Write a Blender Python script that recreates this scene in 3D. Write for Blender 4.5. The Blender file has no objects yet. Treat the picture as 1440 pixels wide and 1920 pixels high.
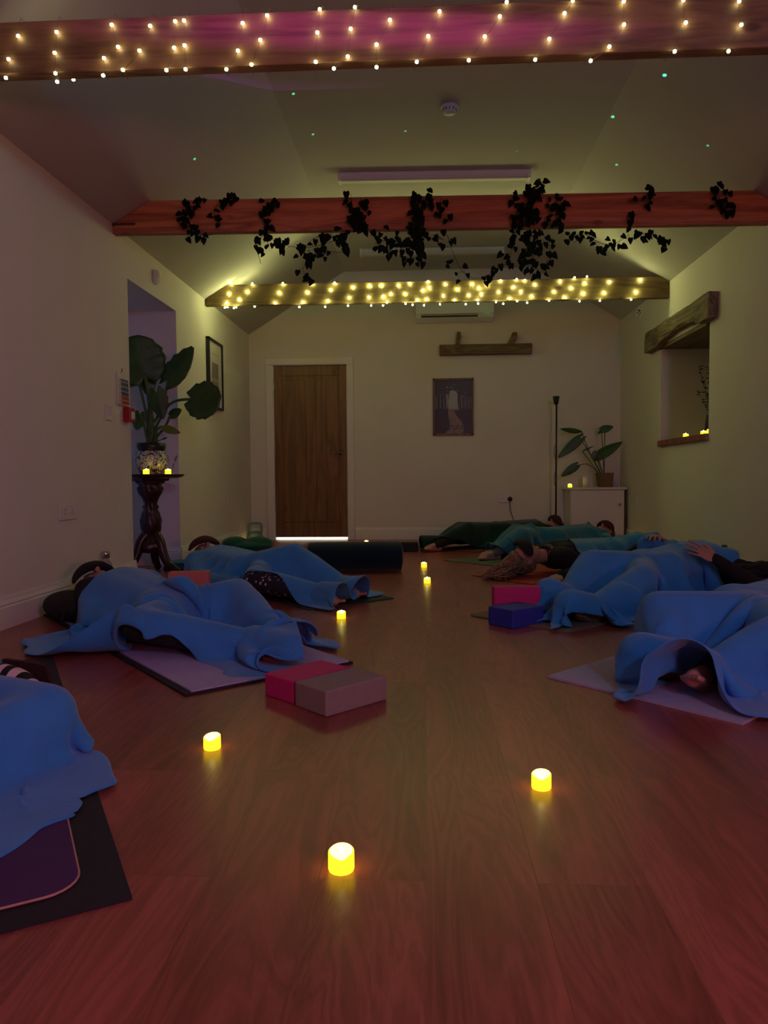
import bpy, bmesh, math, random
import numpy as np
from mathutils import Vector, Matrix, Quaternion, noise
random.seed(7); np.random.seed(7)
C = bpy.context.scene.collection
PI = math.pi
V = Vector
# ------------------------------------------------------------------ camera model
F = 1380.0; H = 0.70
def _axes():
    y = V(((797-720)/F, (960-896)/F, -1)).normalized()
    z = V((-.005, 1, 0)); z = (z - y*z.dot(y)).normalized()
    return y.cross(z), y, z
AX, AY, AZ = _axes()
def ray(px, py):
    d = V(((px-720)/F, (960-py)/F, -1)); return V((AX.dot(d), AY.dot(d), AZ.dot(d)))
CAM = V((0, 0, H))
def onY(px, py, Y): d = ray(px, py); return CAM + d*(Y/d.y)
def onX(px, py, X): d = ray(px, py); return CAM + d*(X/d.x)
def onZ(px, py, Z=0): d = ray(px, py); return CAM + d*((Z-H)/d.z)
cam = bpy.data.objects.new('camera', bpy.data.cameras.new('camera')); C.objects.link(cam)
cam.matrix_world = Matrix.Translation(CAM) @ Matrix((AX, AY, AZ)).to_4x4()
cam.data.sensor_fit = 'VERTICAL'; cam.data.sensor_height = 24; cam.data.lens = 24*F/1920
cam.data.clip_start = .02
bpy.context.scene.camera = cam
# ------------------------------------------------------------------ materials
def srgb(r, g, b): return tuple(((c/255)/12.92 if c/255 <= .04045 else ((c/255+.055)/1.055)**2.4) for c in (r, g, b))
MATS = {}
def mat(name, col, rough=.6, var=.12, scale=12, bump=0., bscale=60, spec=.5, metal=0, sheen=0, emit=None, es=0, coat=0, trans=0, stretch=(1,1,1), sss=0):
    m = bpy.data.materials.new(name); m.use_nodes = True; MATS[name] = m
    nt = m.node_tree; N = nt.nodes; L = nt.links; b = N['Principled BSDF']
    b.inputs['Roughness'].default_value = rough; b.inputs['Metallic'].default_value = metal
    b.inputs['Specular IOR Level'].default_value = spec
    b.inputs['Sheen Weight'].default_value = sheen; b.inputs['Coat Weight'].default_value = coat
    b.inputs['Transmission Weight'].default_value = trans
    tc = N.new('ShaderNodeTexCoord'); mp = N.new('ShaderNodeMapping'); mp.inputs['Scale'].default_value = stretch
    L.new(tc.outputs['Object'], mp.inputs['Vector'])
    no = N.new('ShaderNodeTexNoise'); no.inputs['Scale'].default_value = scale; no.inputs['Detail'].default_value = 5
    L.new(mp.outputs[0], no.inputs['Vector'])
    cr = N.new('ShaderNodeValToRGB')
    cr.color_ramp.elements[0].position = .3; cr.color_ramp.elements[1].position = .7
    cr.color_ramp.elements[0].color = tuple(max(0, c*(1-var)) for c in col)+(1,)
    cr.color_ramp.elements[1].color = tuple(min(1, c*(1+var)) for c in col)+(1,)
    L.new(no.outputs['Fac'], cr.inputs[0]); L.new(cr.outputs[0], b.inputs['Base Color'])
    if bump:
        n2 = N.new('ShaderNodeTexNoise'); n2.inputs['Scale'].default_value = bscale; n2.inputs['Detail'].default_value = 4
        L.new(mp.outputs[0], n2.inputs['Vector'])
        bp = N.new('ShaderNodeBump'); bp.inputs['Strength'].default_value = bump; bp.inputs['Distance'].default_value = .01
        L.new(n2.outputs['Fac'], bp.inputs['Height']); L.new(bp.outputs[0], b.inputs['Normal'])
    if emit:
        b.inputs['Emission Color'].default_value = tuple(emit)+(1,); b.inputs['Emission Strength'].default_value = es
    return m
def emis(name, col, s, sampled=True):
    m = bpy.data.materials.new(name); m.use_nodes = True; nt = m.node_tree
    nt.nodes.clear(); e = nt.nodes.new('ShaderNodeEmission'); o = nt.nodes.new('ShaderNodeOutputMaterial')
    e.inputs[0].default_value = tuple(col)+(1,); e.inputs[1].default_value = s
    nt.links.new(e.outputs[0], o.inputs[0]); MATS[name] = m
    return m
def wood(name, dark, light, axis='X', rough=.55, ring=9, bump=.15):
    m = mat(name, light, rough, 0, 5); nt = m.node_tree; N = nt.nodes; L = nt.links; b = N['Principled BSDF']
    tc = N.new('ShaderNodeTexCoord'); mp = N.new('ShaderNodeMapping')
    mp.inputs['Scale'].default_value = {'X': (.25, 3, 3), 'Y': (3, .25, 3), 'Z': (3, 3, .25)}[axis]
    L.new(tc.outputs['Object'], mp.inputs['Vector'])
    n1 = N.new('ShaderNodeTexNoise'); n1.inputs['Scale'].default_value = 2.2; n1.inputs['Detail'].default_value = 6; n1.inputs['Distortion'].default_value = 1.5
    L.new(mp.outputs[0], n1.inputs['Vector'])
    mu = N.new('ShaderNodeMath'); mu.operation = 'MULTIPLY'; mu.inputs[1].default_value = ring
    fr = N.new('ShaderNodeMath'); fr.operation = 'PINGPONG'; fr.inputs[1].default_value = 1
    L.new(n1.outputs['Fac'], mu.inputs[0]); L.new(mu.outputs[0], fr.inputs[0])
    n2 = N.new('ShaderNodeTexNoise'); n2.inputs['Scale'].default_value = 30; n2.inputs['Detail'].default_value = 5
    L.new(mp.outputs[0], n2.inputs['Vector'])
    # knots
    mk = N.new('ShaderNodeMapping'); mk.inputs['Scale'].default_value = {'X': (1, 2.2, 2.2), 'Y': (2.2, 1, 2.2), 'Z': (2.2, 2.2, 1)}[axis]
    L.new(tc.outputs['Object'], mk.inputs['Vector'])
    vo = N.new('ShaderNodeTexVoronoi'); vo.inputs['Scale'].default_value = 2.4; L.new(mk.outputs[0], vo.inputs['Vector'])
    kr = N.new('ShaderNodeMapRange'); kr.inputs[1].default_value = .05; kr.inputs[2].default_value = .13; L.new(vo.outputs['Distance'], kr.inputs[0])
    mx = N.new('ShaderNodeMix'); mx.data_type = 'FLOAT'; mx.inputs[0].default_value = .5
    L.new(fr.outputs[0], mx.inputs[2]); L.new(n2.outputs['Fac'], mx.inputs[3])
    ml = N.new('ShaderNodeMath'); ml.operation = 'MULTIPLY'; L.new(mx.outputs[0], ml.inputs[0]); L.new(kr.outputs[0], ml.inputs[1])
    cr = N.new('ShaderNodeValToRGB'); cr.color_ramp.elements[0].color = dark+(1,); cr.color_ramp.elements[1].color = light+(1,)
    cr.color_ramp.elements[0].position = .05; cr.color_ramp.elements[1].position = .7
    L.new(ml.outputs[0], cr.inputs[0]); L.new(cr.outputs[0], b.inputs['Base Color'])
    bp = N.new('ShaderNodeBump'); bp.inputs['Strength'].default_value = bump; bp.inputs['Distance'].default_value = .004
    L.new(mx.outputs[0], bp.inputs['Height']); L.new(bp.outputs[0], b.inputs['Normal'])
    return m
M_wall = mat('wall_paint', (.74, .70, .62), .8, .02, 3, .08, 90)
M_ceil = mat('ceiling_paint', (.52, .49, .46), .85, .02, 3, .05, 80)
M_skirt = mat('skirting_paint', (.78, .74, .68), .4, .02, 4)
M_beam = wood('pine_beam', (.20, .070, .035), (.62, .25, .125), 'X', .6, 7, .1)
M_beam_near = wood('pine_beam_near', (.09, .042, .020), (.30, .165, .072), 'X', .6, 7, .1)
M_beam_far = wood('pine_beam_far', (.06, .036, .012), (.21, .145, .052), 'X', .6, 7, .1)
M_oldwood = wood('old_oak', (.05, .035, .018), (.22, .16, .085), 'X', .8, 14, .6)
M_oldY = wood('old_oak_y', (.05, .036, .02), (.24, .18, .10), 'Y', .8, 14, .7)
M_door = wood('oak_door', (.12, .052, .014), (.25, .118, .034), 'Z', .45, 8, .1)
M_mahog = wood('dark_mahogany', (.016, .003, .002), (.05, .010, .006), 'Z', .35, 8, .1)
M_white = mat('white_plastic', (.72, .70, .66), .35, .01, 5)
M_cab = mat('white_cabinet', (.70, .66, .58), .4, .02, 5)
M_black = mat('black_plastic', (.012, .012, .012), .4, .1, 5)
M_chrome = mat('brushed_metal', (.55, .53, .5), .25, .05, 20, metal=1)
M_leaf = mat('dark_leaf', (.028, .085, .014), .4, .35, 9, .2, 30)
M_leafy = mat('pale_leaf', (.14, .22, .02), .45, .3, 9, .2, 30)
M_stem = mat('plant_stem', (.05, .1, .02), .5, .2, 9)
M_ivy = mat('ivy_leaf', (.005, .014, .005), .85, .4, 30, spec=.15)
M_vine = mat('ivy_vine', (.02, .025, .012), .7, .3, 30)
M_wire = mat('clear_wire', (.25, .2, .12), .4, .1, 30)
M_led = emis('led_bulb', (1., .95, .46), 15)
M_led2 = emis('led_bulb_far', (.97, 1., .36), 140)
M_candle = emis('candle_wax_glow', (1.0, .66, .012), 3.0)
M_ctop = emis('candle_top_glow', (1.0, .80, .16), 5.0)
M_flame = emis('candle_flame', (1., .85, .3), 25)
M_terra = mat('terracotta', (.20, .11, .045), .8, .15, 15)
M_soil = mat('potting_soil', (.015, .01, .006), .95, .4, 60, .5, 80)
M_wax = mat('white_wax', (.75, .72, .62), .5, .02, 5)
M_brick = mat('brick_tile', (.26, .09, .05), .7, .3, 18, .3, 60)
M_cork = mat('brick_mortar', (.3, .26, .2), .9, .1, 18)
M_skin = mat('skin', (.44, .22, .16), .55, .06, 14, .05, 120)
M_skind = mat('skin_paler_tone', (.46, .25, .18), .55, .06, 14, .05, 120)  # a slightly lighter skin tone
M_hairb = mat('black_hair', (.012, .009, .008), .5, .5, 60, stretch=(1, 6, 1))
M_hairbr = mat('brown_hair', (.05, .022, .012), .5, .5, 60)
M_hairbl = mat('blonde_hair', (.24, .13, .07), .5, .6, 40)
M_blktop = mat('black_jersey', (.007, .007, .008), .9, .2, 30, .3, 120)
M_greytop = mat('grey_jersey', (.12, .12, .12), .9, .2, 30, .3, 120)
def fleece(name, c): return mat(name, c,   .95, .1, 7, .2, 160, spec=.1, sheen=.25)
M_blue = fleece('blue_fleece', (.05, .27, .60))
M_blue2 = fleece('royal_blue_fleece', (.048, .245, .60))
M_blued = fleece('muted_blue_fleece', (.035, .22, .38))
M_teal = fleece('teal_fleece', (.02, .13, .20))
M_dgreen = fleece('dark_green_fleece', (.008, .035, .022))
M_green = fleece('bottle_green_fabric', (.01, .09, .06))
M_bolster = fleece('dark_teal_cotton', (.006, .022, .032))
M_lilac = mat('lilac_mat', (.42, .36, .62), .8, .05, 30, .15, 200)
M_greymat = mat('grey_mat', (.38, .38, .52), .8, .05, 30, .15, 200)
M_blackmat = mat('black_mat', (.012, .011, .016), .8, .2, 30, .15, 200)
M_purple = mat('purple_mat', (.06, .008, .09), .6, .1, 30, .15, 200)
M_edge = mat('purple_mat_edge', (.5, .25, .2), .7, .1, 30)
M_redmat = mat('red_mat', (.42, .03, .012), .8, .1, 30, .15, 200)
M_sagemat = mat('sage_mat', (.09, .11, .085), .8, .1, 30, .15, 200)
M_dkmat = mat('dark_green_mat', (.012, .045, .03), .8, .1, 30, .15, 200)
M_taupe = mat('taupe_mat', (.2, .15, .1), .8, .1, 30, .15, 200)
M_magenta = mat('magenta_foam', (.52, .015, .16), .75, .06, 40, .1, 300)
M_pinkf = mat('pink_foam', (.62, .17, .16), .75, .05, 40, .1, 300)
M_greyf = mat('grey_foam', (.26, .2, .19), .8, .06, 40, .1, 300)
M_bluef = mat('blue_foam', (.02, .035, .33), .75, .06, 40, .1, 300)
M_eyep = mat('black_eye_pillow', (.006, .005, .007), .85, .2, 40)
M_eyer = mat('maroon_eye_pillow', (.05, .008, .012), .85, .2, 40)
M_kb = mat('teal_iron', (.16, .28, .27), .5, .1, 10)
M_ceram = mat('jar_glaze', (.5, .48, .42), .2, .03, 10, spec=.6)
M_red = mat('red_plastic', (.35, .012, .012), .4, .05, 10)
M_dry = mat('dried_grass', (.22, .10, .04), .9, .3, 30)
M_glassb = mat('clear_bottle', (.85, .78, .76), .08, .02, 5, trans=.85)

def vcol_mat(name, rough=.7):
    m = bpy.data.materials.new(name); m.use_nodes = True; N = m.node_tree.nodes
    a = N.new('ShaderNodeVertexColor'); a.layer_name = 'Col'
    m.node_tree.links.new(a.outputs[0], N['Principled BSDF'].inputs['Base Color'])
    N['Principled BSDF'].inputs['Roughness'].default_value = rough
    return m
M_print = vcol_mat('printed_paper', .5)
M_printg = vcol_mat("glazed_print", .4)
def pattern_mat(name, base, fig, scale, thr, stretch=(1, 1, 1)):
    m = mat(name, base, .85, 0, 5); N = m.node_tree.nodes; L = m.node_tree.links
    tc = N.new('ShaderNodeTexCoord'); mp = N.new('ShaderNodeMapping'); mp.inputs['Scale'].default_value = stretch; mp.inputs['Rotation'].default_value = (.3, .5, .8)
    L.new(tc.outputs['Object'], mp.inputs[0])
    v = N.new('ShaderNodeTexVoronoi'); v.inputs['Scale'].default_value = scale; L.new(mp.outputs[0], v.inputs['Vector'])
    cr = N.new('ShaderNodeValToRGB'); cr.color_ramp.interpolation = 'CONSTANT'
    cr.color_ramp.elements[0].color = fig+(1,); cr.color_ramp.elements[1].color = base+(1,); cr.color_ramp.elements[1].position = thr
    L.new(v.outputs['Distance'], cr.inputs[0]); L.new(cr.outputs[0], N['Principled BSDF'].inputs['Base Color'])
    return m
M_floral = pattern_mat('floral_leggings', (.01, .008, .02), (.45, .38, .36), 34, .27, (1, 2.4, .8))
M_lace = pattern_mat('lace_collar', (.02, .02, .02), (.5, .42, .36), 70, .35)
def zebra():
    m = mat('zebra_fabric', (.5, .4, .42), .8, 0, 5); N = m.node_tree.nodes; L = m.node_tree.links
    tc = N.new('ShaderNodeTexCoord'); w = N.new('ShaderNodeTexWave'); w.inputs['Scale'].default_value = 5.5; w.inputs['Distortion'].default_value = 5; w.inputs['Detail'].default_value = 1
    w.inputs['Detail Scale'].default_value = 1.2
    L.new(tc.outputs['Object'], w.inputs['Vector'])
    cr = N.new('ShaderNodeValToRGB'); cr.color_ramp.interpolation = 'CONSTANT'
    cr.color_ramp.elements[0].color = (.004, .004, .004, 1); cr.color_ramp.elements[1].color = (.75, .55, .6, 1); cr.color_ramp.elements[1].position = .5
    L.new(w.outputs['Fac'], cr.inputs[0]); L.new(cr.outputs[0], N['Principled BSDF'].inputs['Base Color'])
    return m
M_zebra = zebra()
def pane_mat():
    m = bpy.data.materials.new('window_glass'); m.use_nodes = True; N = m.node_tree.nodes; L = m.node_tree.links
    N.clear(); o = N.new('ShaderNodeOutputMaterial'); mx = N.new('ShaderNodeMixShader'); t = N.new('ShaderNodeBsdfTransparent'); g = N.new('ShaderNodeBsdfGlossy')
    g.inputs['Roughness'].default_value = .02; mx.inputs[0].default_value = .08
    L.new(t.outputs[0], mx.inputs[1]); L.new(g.outputs[0], mx.inputs[2]); L.new(mx.outputs[0], o.inputs[0])
    return m
M_pane = pane_mat()
# ------------------------------------------------------------------ mesh helpers
def tag(o, label=None, cat=None, group=None, kind=None):
    if label: o['label'] = label
    if cat: o['category'] = cat
    if group: o['group'] = group
    if kind: o['kind'] = kind
    return o
def thing(name, label, cat, loc=(0, 0, 0), rz=0, group=None):
    o = bpy.data.objects.new(name, None); C.objects.link(o); o.location = loc; o.rotation_euler = (0, 0, rz)
    o.empty_display_size = .05
    return tag(o, label, cat, group)
def link(name, me, m=None, parent=None, smooth=False):
    o = bpy.data.objects.new(name, me); C.objects.link(o)
    if m is not None and not me.materials: me.materials.append(m)
    if parent: o.parent = parent
    if smooth:
        me.polygons.foreach_set('use_smooth', [True]*len(me.polygons))
    return o
def obj(name, bm, m, parent=None, smooth=False, world=False):
    """world=True: the coordinates are world ones; parent given -> compensate its location/rotation"""
    me = bpy.data.meshes.new(name)
    if world and parent:
        T = Matrix.Translation(parent.location) @ parent.rotation_euler.to_matrix().to_4x4()
        pp = parent.parent
        while pp: T = (Matrix.Translation(pp.location) @ pp.rotation_euler.to_matrix().to_4x4()) @ T; pp = pp.parent
        bm.transform(T.inverted())
    bmesh.ops.recalc_face_normals(bm, faces=bm.faces)
    bm.to_mesh(me); bm.free()
    return link(name, me, m, parent, smooth)
def struct(name, bm, m, parent=None):
    o = obj(name, bm, m, parent)
    if not parent: o['kind'] = 'structure'
    return o
def B(): return bmesh.new()
def box(bm, x0, x1, y0, y1, z0, z1, bev=0, seg=2, M=None):
    r = bmesh.ops.create_cube(bm, size=1)
    vs = r['verts']
    for v in vs: v.co = V((x0+(v.co.x+.5)*(x1-x0), y0+(v.co.y+.5)*(y1-y0), z0+(v.co.z+.5)*(z1-z0)))
    if bev:
        es = list({e for v in vs for e in v.link_edges})
        r2 = bmesh.ops.bevel(bm, geom=es, offset=bev, segments=seg, profile=.5, affect='EDGES')
        vs = list({v for v in r2['verts']} | {v for v in vs if v.is_valid})
    if M is not None: bmesh.ops.transform(bm, matrix=M, verts=[v for v in vs if v.is_valid])
    return bm
def bx(x0, x1, y0, y1, z0, z1, bev=0, seg=2): return box(B(), x0, x1, y0, y1, z0, z1, bev, seg)
def tube(bm, pts, r, n=8, caps=True):
    pts = [V(p) for p in pts]; rs = r if isinstance(r, (list, tuple)) else [r]*len(pts)
    rings = []; up = None
    for i, p in enumerate(pts):
        d = (pts[min(i+1, len(pts)-1)] - pts[max(i-1, 0)])
        if d.length < 1e-9: d = V((0, 0, 1))
        d.normalize()
        if up is None: up = d.orthogonal().normalized()
        up = (up - d*up.dot(d)); up = up.normalized() if up.length > 1e-6 else d.orthogonal().normalized()
        s = d.cross(up)
        rings.append([bm.verts.new(p + (up*math.cos(a*2*PI/n) + s*math.sin(a*2*PI/n))*rs[i]) for a in range(n)])
    for a, b in zip(rings, rings[1:]):
        for k in range(n): bm.faces.new((a[k], a[(k+1) % n], b[(k+1) % n], b[k]))
    if caps:
        bm.faces.new(rings[0][::-1]); bm.faces.new(rings[-1])
    return bm
def lathe(bm, prof, n=32, c=(0, 0, 0), cap=True):
    rings = []
    for r, z in prof:
        rings.append([bm.verts.new((c[0]+r*math.cos(k*2*PI/n), c[1]+r*math.sin(k*2*PI/n), c[2]+z)) for k in range(n)])
    for a, b in zip(rings, rings[1:]):
        for k in range(n): bm.faces.new((a[k], a[(k+1) % n], b[(k+1) % n], b[k]))
    if cap:
        if prof[0][0] > 1e-5: bm.faces.new(rings[0][::-1])
        if prof[-1][0] > 1e-5: bm.faces.new(rings[-1])
    return bm
def prism(bm, poly, a, b, plane='XZ'):
    """poly of 2D points extruded between a and b along the missing axis"""
    def P(u, v, w): return {'XZ': (u, w, v), 'YZ': (w, u, v), 'XY': (u, v, w)}[plane]
    f = [bm.verts.new(P(u, v, a)) for u, v in poly]; g = [bm.verts.new(P(u, v, b)) for u, v in poly]
    bm.faces.new(f); bm.faces.new(g[::-1]); n = len(poly)
    for k in range(n): bm.faces.new((f[k], f[(k+1) % n], g[(k+1) % n], g[k]))
    return bm
def catmull(pts, n=6):
    P = [V(p) for p in pts]; P = [P[0]] + P + [P[-1]]; out = []
    for i in range(1, len(P)-2):
        for k in range(n):
            t = k/n; a, b, c, d = P[i-1:i+3]
            out.append(.5*((2*b) + (c-a)*t + (2*a-5*b+4*c-d)*t*t + (3*b-a-3*c+d)*t**3))
    out.append(P[-2]); return out
# ------------------------------------------------------------------ room
XL, XR, YB, YF = -2.0, 2.18, 8.38, -2.6
EL, ER, ZC = 2.345, 2.43, 3.03
XFL, XFR = -.90, 1.20
TH = .55
# floor
def floor_mat():
    m = mat('plank_floor', (.3, .17, .1), .34, 0, 5, spec=.5); N = m.node_tree.nodes; L = m.node_tree.links; b = N['Principled BSDF']
    tc = N.new('ShaderNodeTexCoord'); mp = N.new('ShaderNodeMapping'); mp.inputs['Rotation'].default_value = (0, 0, PI/2)
    L.new(tc.outputs['Object'], mp.inputs[0])
    br = N.new('ShaderNodeTexBrick'); br.inputs['Scale'].default_value = 1; br.inputs['Brick Width'].default_value = 1.25; br.inputs['Row Height'].default_value = .19
    br.inputs['Mortar Size'].default_value = .0012; br.inputs['Mortar Smooth'].default_value = .3; br.offset = .37
    br.inputs['Color1'].default_value = (0, 0, 0, 1); br.inputs['Color2'].default_value = (1, 1, 1, 1); br.inputs['Mortar'].default_value = (.5, .5, .5, 1)
    L.new(mp.outputs[0], br.inputs['Vector'])
    # offset of the grain per plank
    sc = N.new('ShaderNodeVectorMath'); sc.operation = 'SCALE'; sc.inputs['Scale'].default_value = 17.0; L.new(br.outputs['Color'], sc.inputs[0])
    ad = N.new('ShaderNodeVectorMath'); ad.operation = 'ADD'; L.new(mp.outputs[0], ad.inputs[0]); L.new(sc.outputs[0], ad.inputs[1])
    m2 = N.new('ShaderNodeMapping'); m2.inputs['Scale'].default_value = (.55, 3.6, 1); L.new(ad.outputs[0], m2.inputs[0])
    n1 = N.new('ShaderNodeTexNoise'); n1.inputs['Scale'].default_value = 1.6; n1.inputs['Detail'].default_value = 5; n1.inputs['Distortion'].default_value = 1.6
    L.new(m2.outputs[0], n1.inputs['Vector'])
    mu = N.new('ShaderNodeMath'); mu.operation = 'MULTIPLY'; mu.inputs[1].default_value = 22; L.new(n1.outputs['Fac'], mu.inputs[0])
    pp = N.new('ShaderNodeMath'); pp.operation = 'PINGPONG'; pp.inputs[1].default_value = 1; L.new(mu.outputs[0], pp.inputs[0])
    m3 = N.new('ShaderNodeMapping'); m3.inputs['Scale'].default_value = (3, 60, 1); L.new(ad.outputs[0], m3.inputs[0])
    n2 = N.new('ShaderNodeTexNoise'); n2.inputs['Scale'].default_value = 3; n2.inputs['Detail'].default_value = 4; L.new(m3.outputs[0], n2.inputs['Vector'])
    n3 = N.new('ShaderNodeTexNoise'); n3.inputs['Scale'].default_value = 1.3; n3.inputs['Detail'].default_value = 3; L.new(m2.outputs[0], n3.inputs['Vector'])
    vo = N.new('ShaderNodeTexVoronoi'); vo.inputs['Scale'].default_value = 1.5; L.new(m2.outputs[0], vo.inputs['Vector'])
    kn = N.new('ShaderNodeMapRange'); kn.inputs[1].default_value = .0; kn.inputs[2].default_value = .16; kn.inputs[3].default_value = .35; L.new(vo.outputs['Distance'], kn.inputs[0])
    a1 = N.new('ShaderNodeMath'); a1.operation = 'MULTIPLY_ADD'; a1.inputs[1].default_value = .24; L.new(pp.outputs[0], a1.inputs[0])
    a2 = N.new('ShaderNodeMath'); a2.operation = 'MULTIPLY_ADD'; a2.inputs[1].default_value = .3; L.new(n2.outputs['Fac'], a2.inputs[0]); 
    a3 = N.new('ShaderNodeMath'); a3.operation = 'MULTIPLY_ADD'; a3.inputs[1].default_value = .9; a3.inputs[2].default_value = -.25; L.new(n3.outputs['Fac'], a3.inputs[0])
    L.new(a3.outputs[0], a2.inputs[2]); L.new(a2.outputs[0], a1.inputs[2])
    k2 = N.new('ShaderNodeMath'); k2.operation = 'MULTIPLY'; L.new(a1.outputs[0], k2.inputs[0]); L.new(kn.outputs[0], k2.inputs[1])
    cr = N.new('ShaderNodeValToRGB'); cr.color_ramp.elements[0].color = (.13, .034, .024, 1); cr.color_ramp.elements[1].color = (.39, .100, .074, 1)
    cr.color_ramp.elements[0].position = .1; cr.color_ramp.elements[1].position = .75
    L.new(k2.outputs[0], cr.inputs[0])
    # plank tone and joint line
    hs = N.new('ShaderNodeHueSaturation'); mr = N.new('ShaderNodeMapRange'); mr.inputs[3].default_value = .95; mr.inputs[4].default_value = 1.05
    L.new(br.outputs['Color'], mr.inputs[0]); L.new(mr.outputs[0], hs.inputs['Value']); L.new(cr.outputs[0], hs.inputs['Color'])
    mj = N.new('ShaderNodeMix'); mj.data_type = 'RGBA'; mj.inputs[7].default_value = (.07, .035, .025, 1)
    jf = N.new('ShaderNodeMath'); jf.operation = 'MULTIPLY'; jf.inputs[1].default_value = .35; L.new(br.outputs['Fac'], jf.inputs[0])
    L.new(jf.outputs[0], mj.inputs[0]); L.new(hs.outputs[0], mj.inputs[6]); L.new(mj.outputs[2], b.inputs['Base Color'])
    rr = N.new('ShaderNodeMapRange'); rr.inputs[3].default_value = .26; rr.inputs[4].default_value = .40; L.new(n2.outputs['Fac'], rr.inputs[0]); L.new(rr.outputs[0], b.inputs['Roughness'])
    bp = N.new('ShaderNodeBump'); bp.inputs['Strength'].default_value = .12; bp.inputs['Distance'].default_value = .002
    L.new(a1.outputs[0], bp.inputs['Height']); L.new(bp.outputs[0], b.inputs['Normal'])
    return m
struct('floor', bx(XL-TH, XR+TH, YF-.1, YB, -.1, 0), floor_mat())
RY0, RY1, RZ = 4.93, 5.90, 2.06          # left recess
WY0, WY1, WZ0, WZ1 = 5.82, 6.97, 1.02, 1.90   # right window
bm = B()
box(bm, XL-TH, XL, YF, RY0, 0, EL+.5); box(bm, XL-TH, XL, RY1, YB+.2, 0, EL+.5); box(bm, XL-TH, XL, RY0, RY1, RZ, EL+.5)
struct('wall_left', bm, M_wall)
bm = B()
box(bm, XR, XR+TH, YF, WY0, 0, ER+.5); box(bm, XR, XR+TH, WY1, YB+.2, 0, ER+.5)
box(bm, XR, XR+TH, WY0, WY1, 0, WZ0); box(bm, XR, XR+TH, WY0, WY1, WZ1, ER+.5)
struct('wall_right', bm, M_wall)
DX0, DX1, DZ = -1.725, -.885, 1.99
bm = B()
box(bm, XL, DX0-.005, YB, YB+.2, 0, ZC+.1); box(bm, DX1+.005, XR, YB, YB+.2, 0, ZC+.1); box(bm, DX0-.005, DX1+.005, YB, YB+.2, DZ+.005, ZC+.1)
struct('wall_back', bm, M_wall)
struct('wall_front', bx(XL-TH, XR+TH, YF-.2, YF, 0, ZC+.1), M_wall)
bm = B()
prism(bm, [(XL, EL), (XFL, ZC), (XFR, ZC), (XR, ER), (XR+.1, ER+.02), (XFR+.05, ZC+.08), (XFL-.05, ZC+.08), (XL-.1, EL+.02)], YF, YB+.02, 'XZ')
struct('ceiling', bm, M_ceil)
# skirting boards: profiled
def skirt_prof(h=.15, t=.018):
    return [(0, 0), (t, 0), (t, h*.68), (t*.8, h*.72), (t*.95, h*.78), (t*.55, h*.9), (t*.4, h), (0, h)]
bm = B()
for y0, y1 in ((YF, RY0), (RY1, YB)):
    prism(bm, [(XL+u, v) for u, v in skirt_prof()], y0, y1, 'XZ')
prism(bm, [(RY1-u, v) for u, v in skirt_prof()], XL-TH, XL+.018, 'YZ')
prism(bm, [(RY0+u, v) for u, v in skirt_prof()], XL-TH, XL+.018, 'YZ')
struct('baseboard_left', bm, M_skirt)
bm = B(); prism(bm, [(XR-u, v) for u, v in skirt_prof(.13)], YF, YB, 'XZ'); struct('baseboard_right', bm, M_skirt)
bm = B()
prism(bm, [(YB-u, v) for u, v in skirt_prof(.14)], XL, DX0-.09, 'YZ'); prism(bm, [(YB-u, v) for u, v in skirt_prof(.14)], DX1+.085, XR, 'YZ')
struct('baseboard_back', bm, M_skirt)
# outside the door: corridor with a lamp, seen only through the gap beneath the door
bm = B(); box(bm, -2.4, -.2, YB+.2, YB+1.6, -.1, 0.0); struct('floor_corridor', bm, mat('corridor_vinyl', (.8, .8, .78), .5, .02))
bm = B(); box(bm, -2.5, -2.4, YB+.2, YB+1.6, 0, 2.5); box(bm, -.2, -.1, YB+.2, YB+1.6, 0, 2.5); box(bm, -2.5, -.1, YB+1.6, YB+1.7, 0, 2.5); box(bm, -2.5, -.1, YB+.2, YB+1.7, 2.5, 2.6)
struct('wall_corridor', bm, M_wall)
box_ = bx(DX0, DX1, YB, YB+.2, -.1, 0.0); struct('trim_threshold', box_, mat('threshold_strip', (.6, .6, .58), .4, .02))
# recess window (lets the last blue daylight in) and its frame
w = tag(thing('window_1', None, None, (XL-TH+.05, (RY0+RY1)/2, 0)), kind='structure')
hw = (RY1-RY0)/2
bm = B()
for a, b_ in ((-hw, -hw+.06), (hw-.06, hw)): box(bm, -.03, .03, a, b_, .0, RZ)
for a, b_ in ((.0, .08), (1.0, 1.06), (RZ-.06, RZ)): box(bm, -.03, .03, -hw+.06, hw-.06, a, b_)
obj('window_frame', bm, M_skirt, w)
obj('pane', bx(-.004, .004, -hw+.06, hw-.06, .08, RZ-.06), M_pane, w)
w = tag(thing('window_2', None, None, (XR+TH-.05, (WY0+WY1)/2, WZ0)), kind='structure')
hw = (WY1-WY0)/2; hh = WZ1-WZ0
bm = B()
for a, b_ in ((-hw, -hw+.05), (-.025, .025), (hw-.05, hw)): box(bm, -.03, .03, a, b_, .0, hh)
for a, b_ in ((.0, .05), (hh-.05, hh)): box(bm, -.031, .031, -hw+.05, hw-.05, a, b_)
obj('window_frame', bm, M_skirt, w)
obj('pane', bx(-.004, .004, -hw+.05, hw-.05, .05, hh-.05), M_pane, w)
obj('blind', bx(.02, .045, -hw+.0, hw-.0, .0, hh), mat('night_blind', (.05, .035, .025), .9), w)
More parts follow.
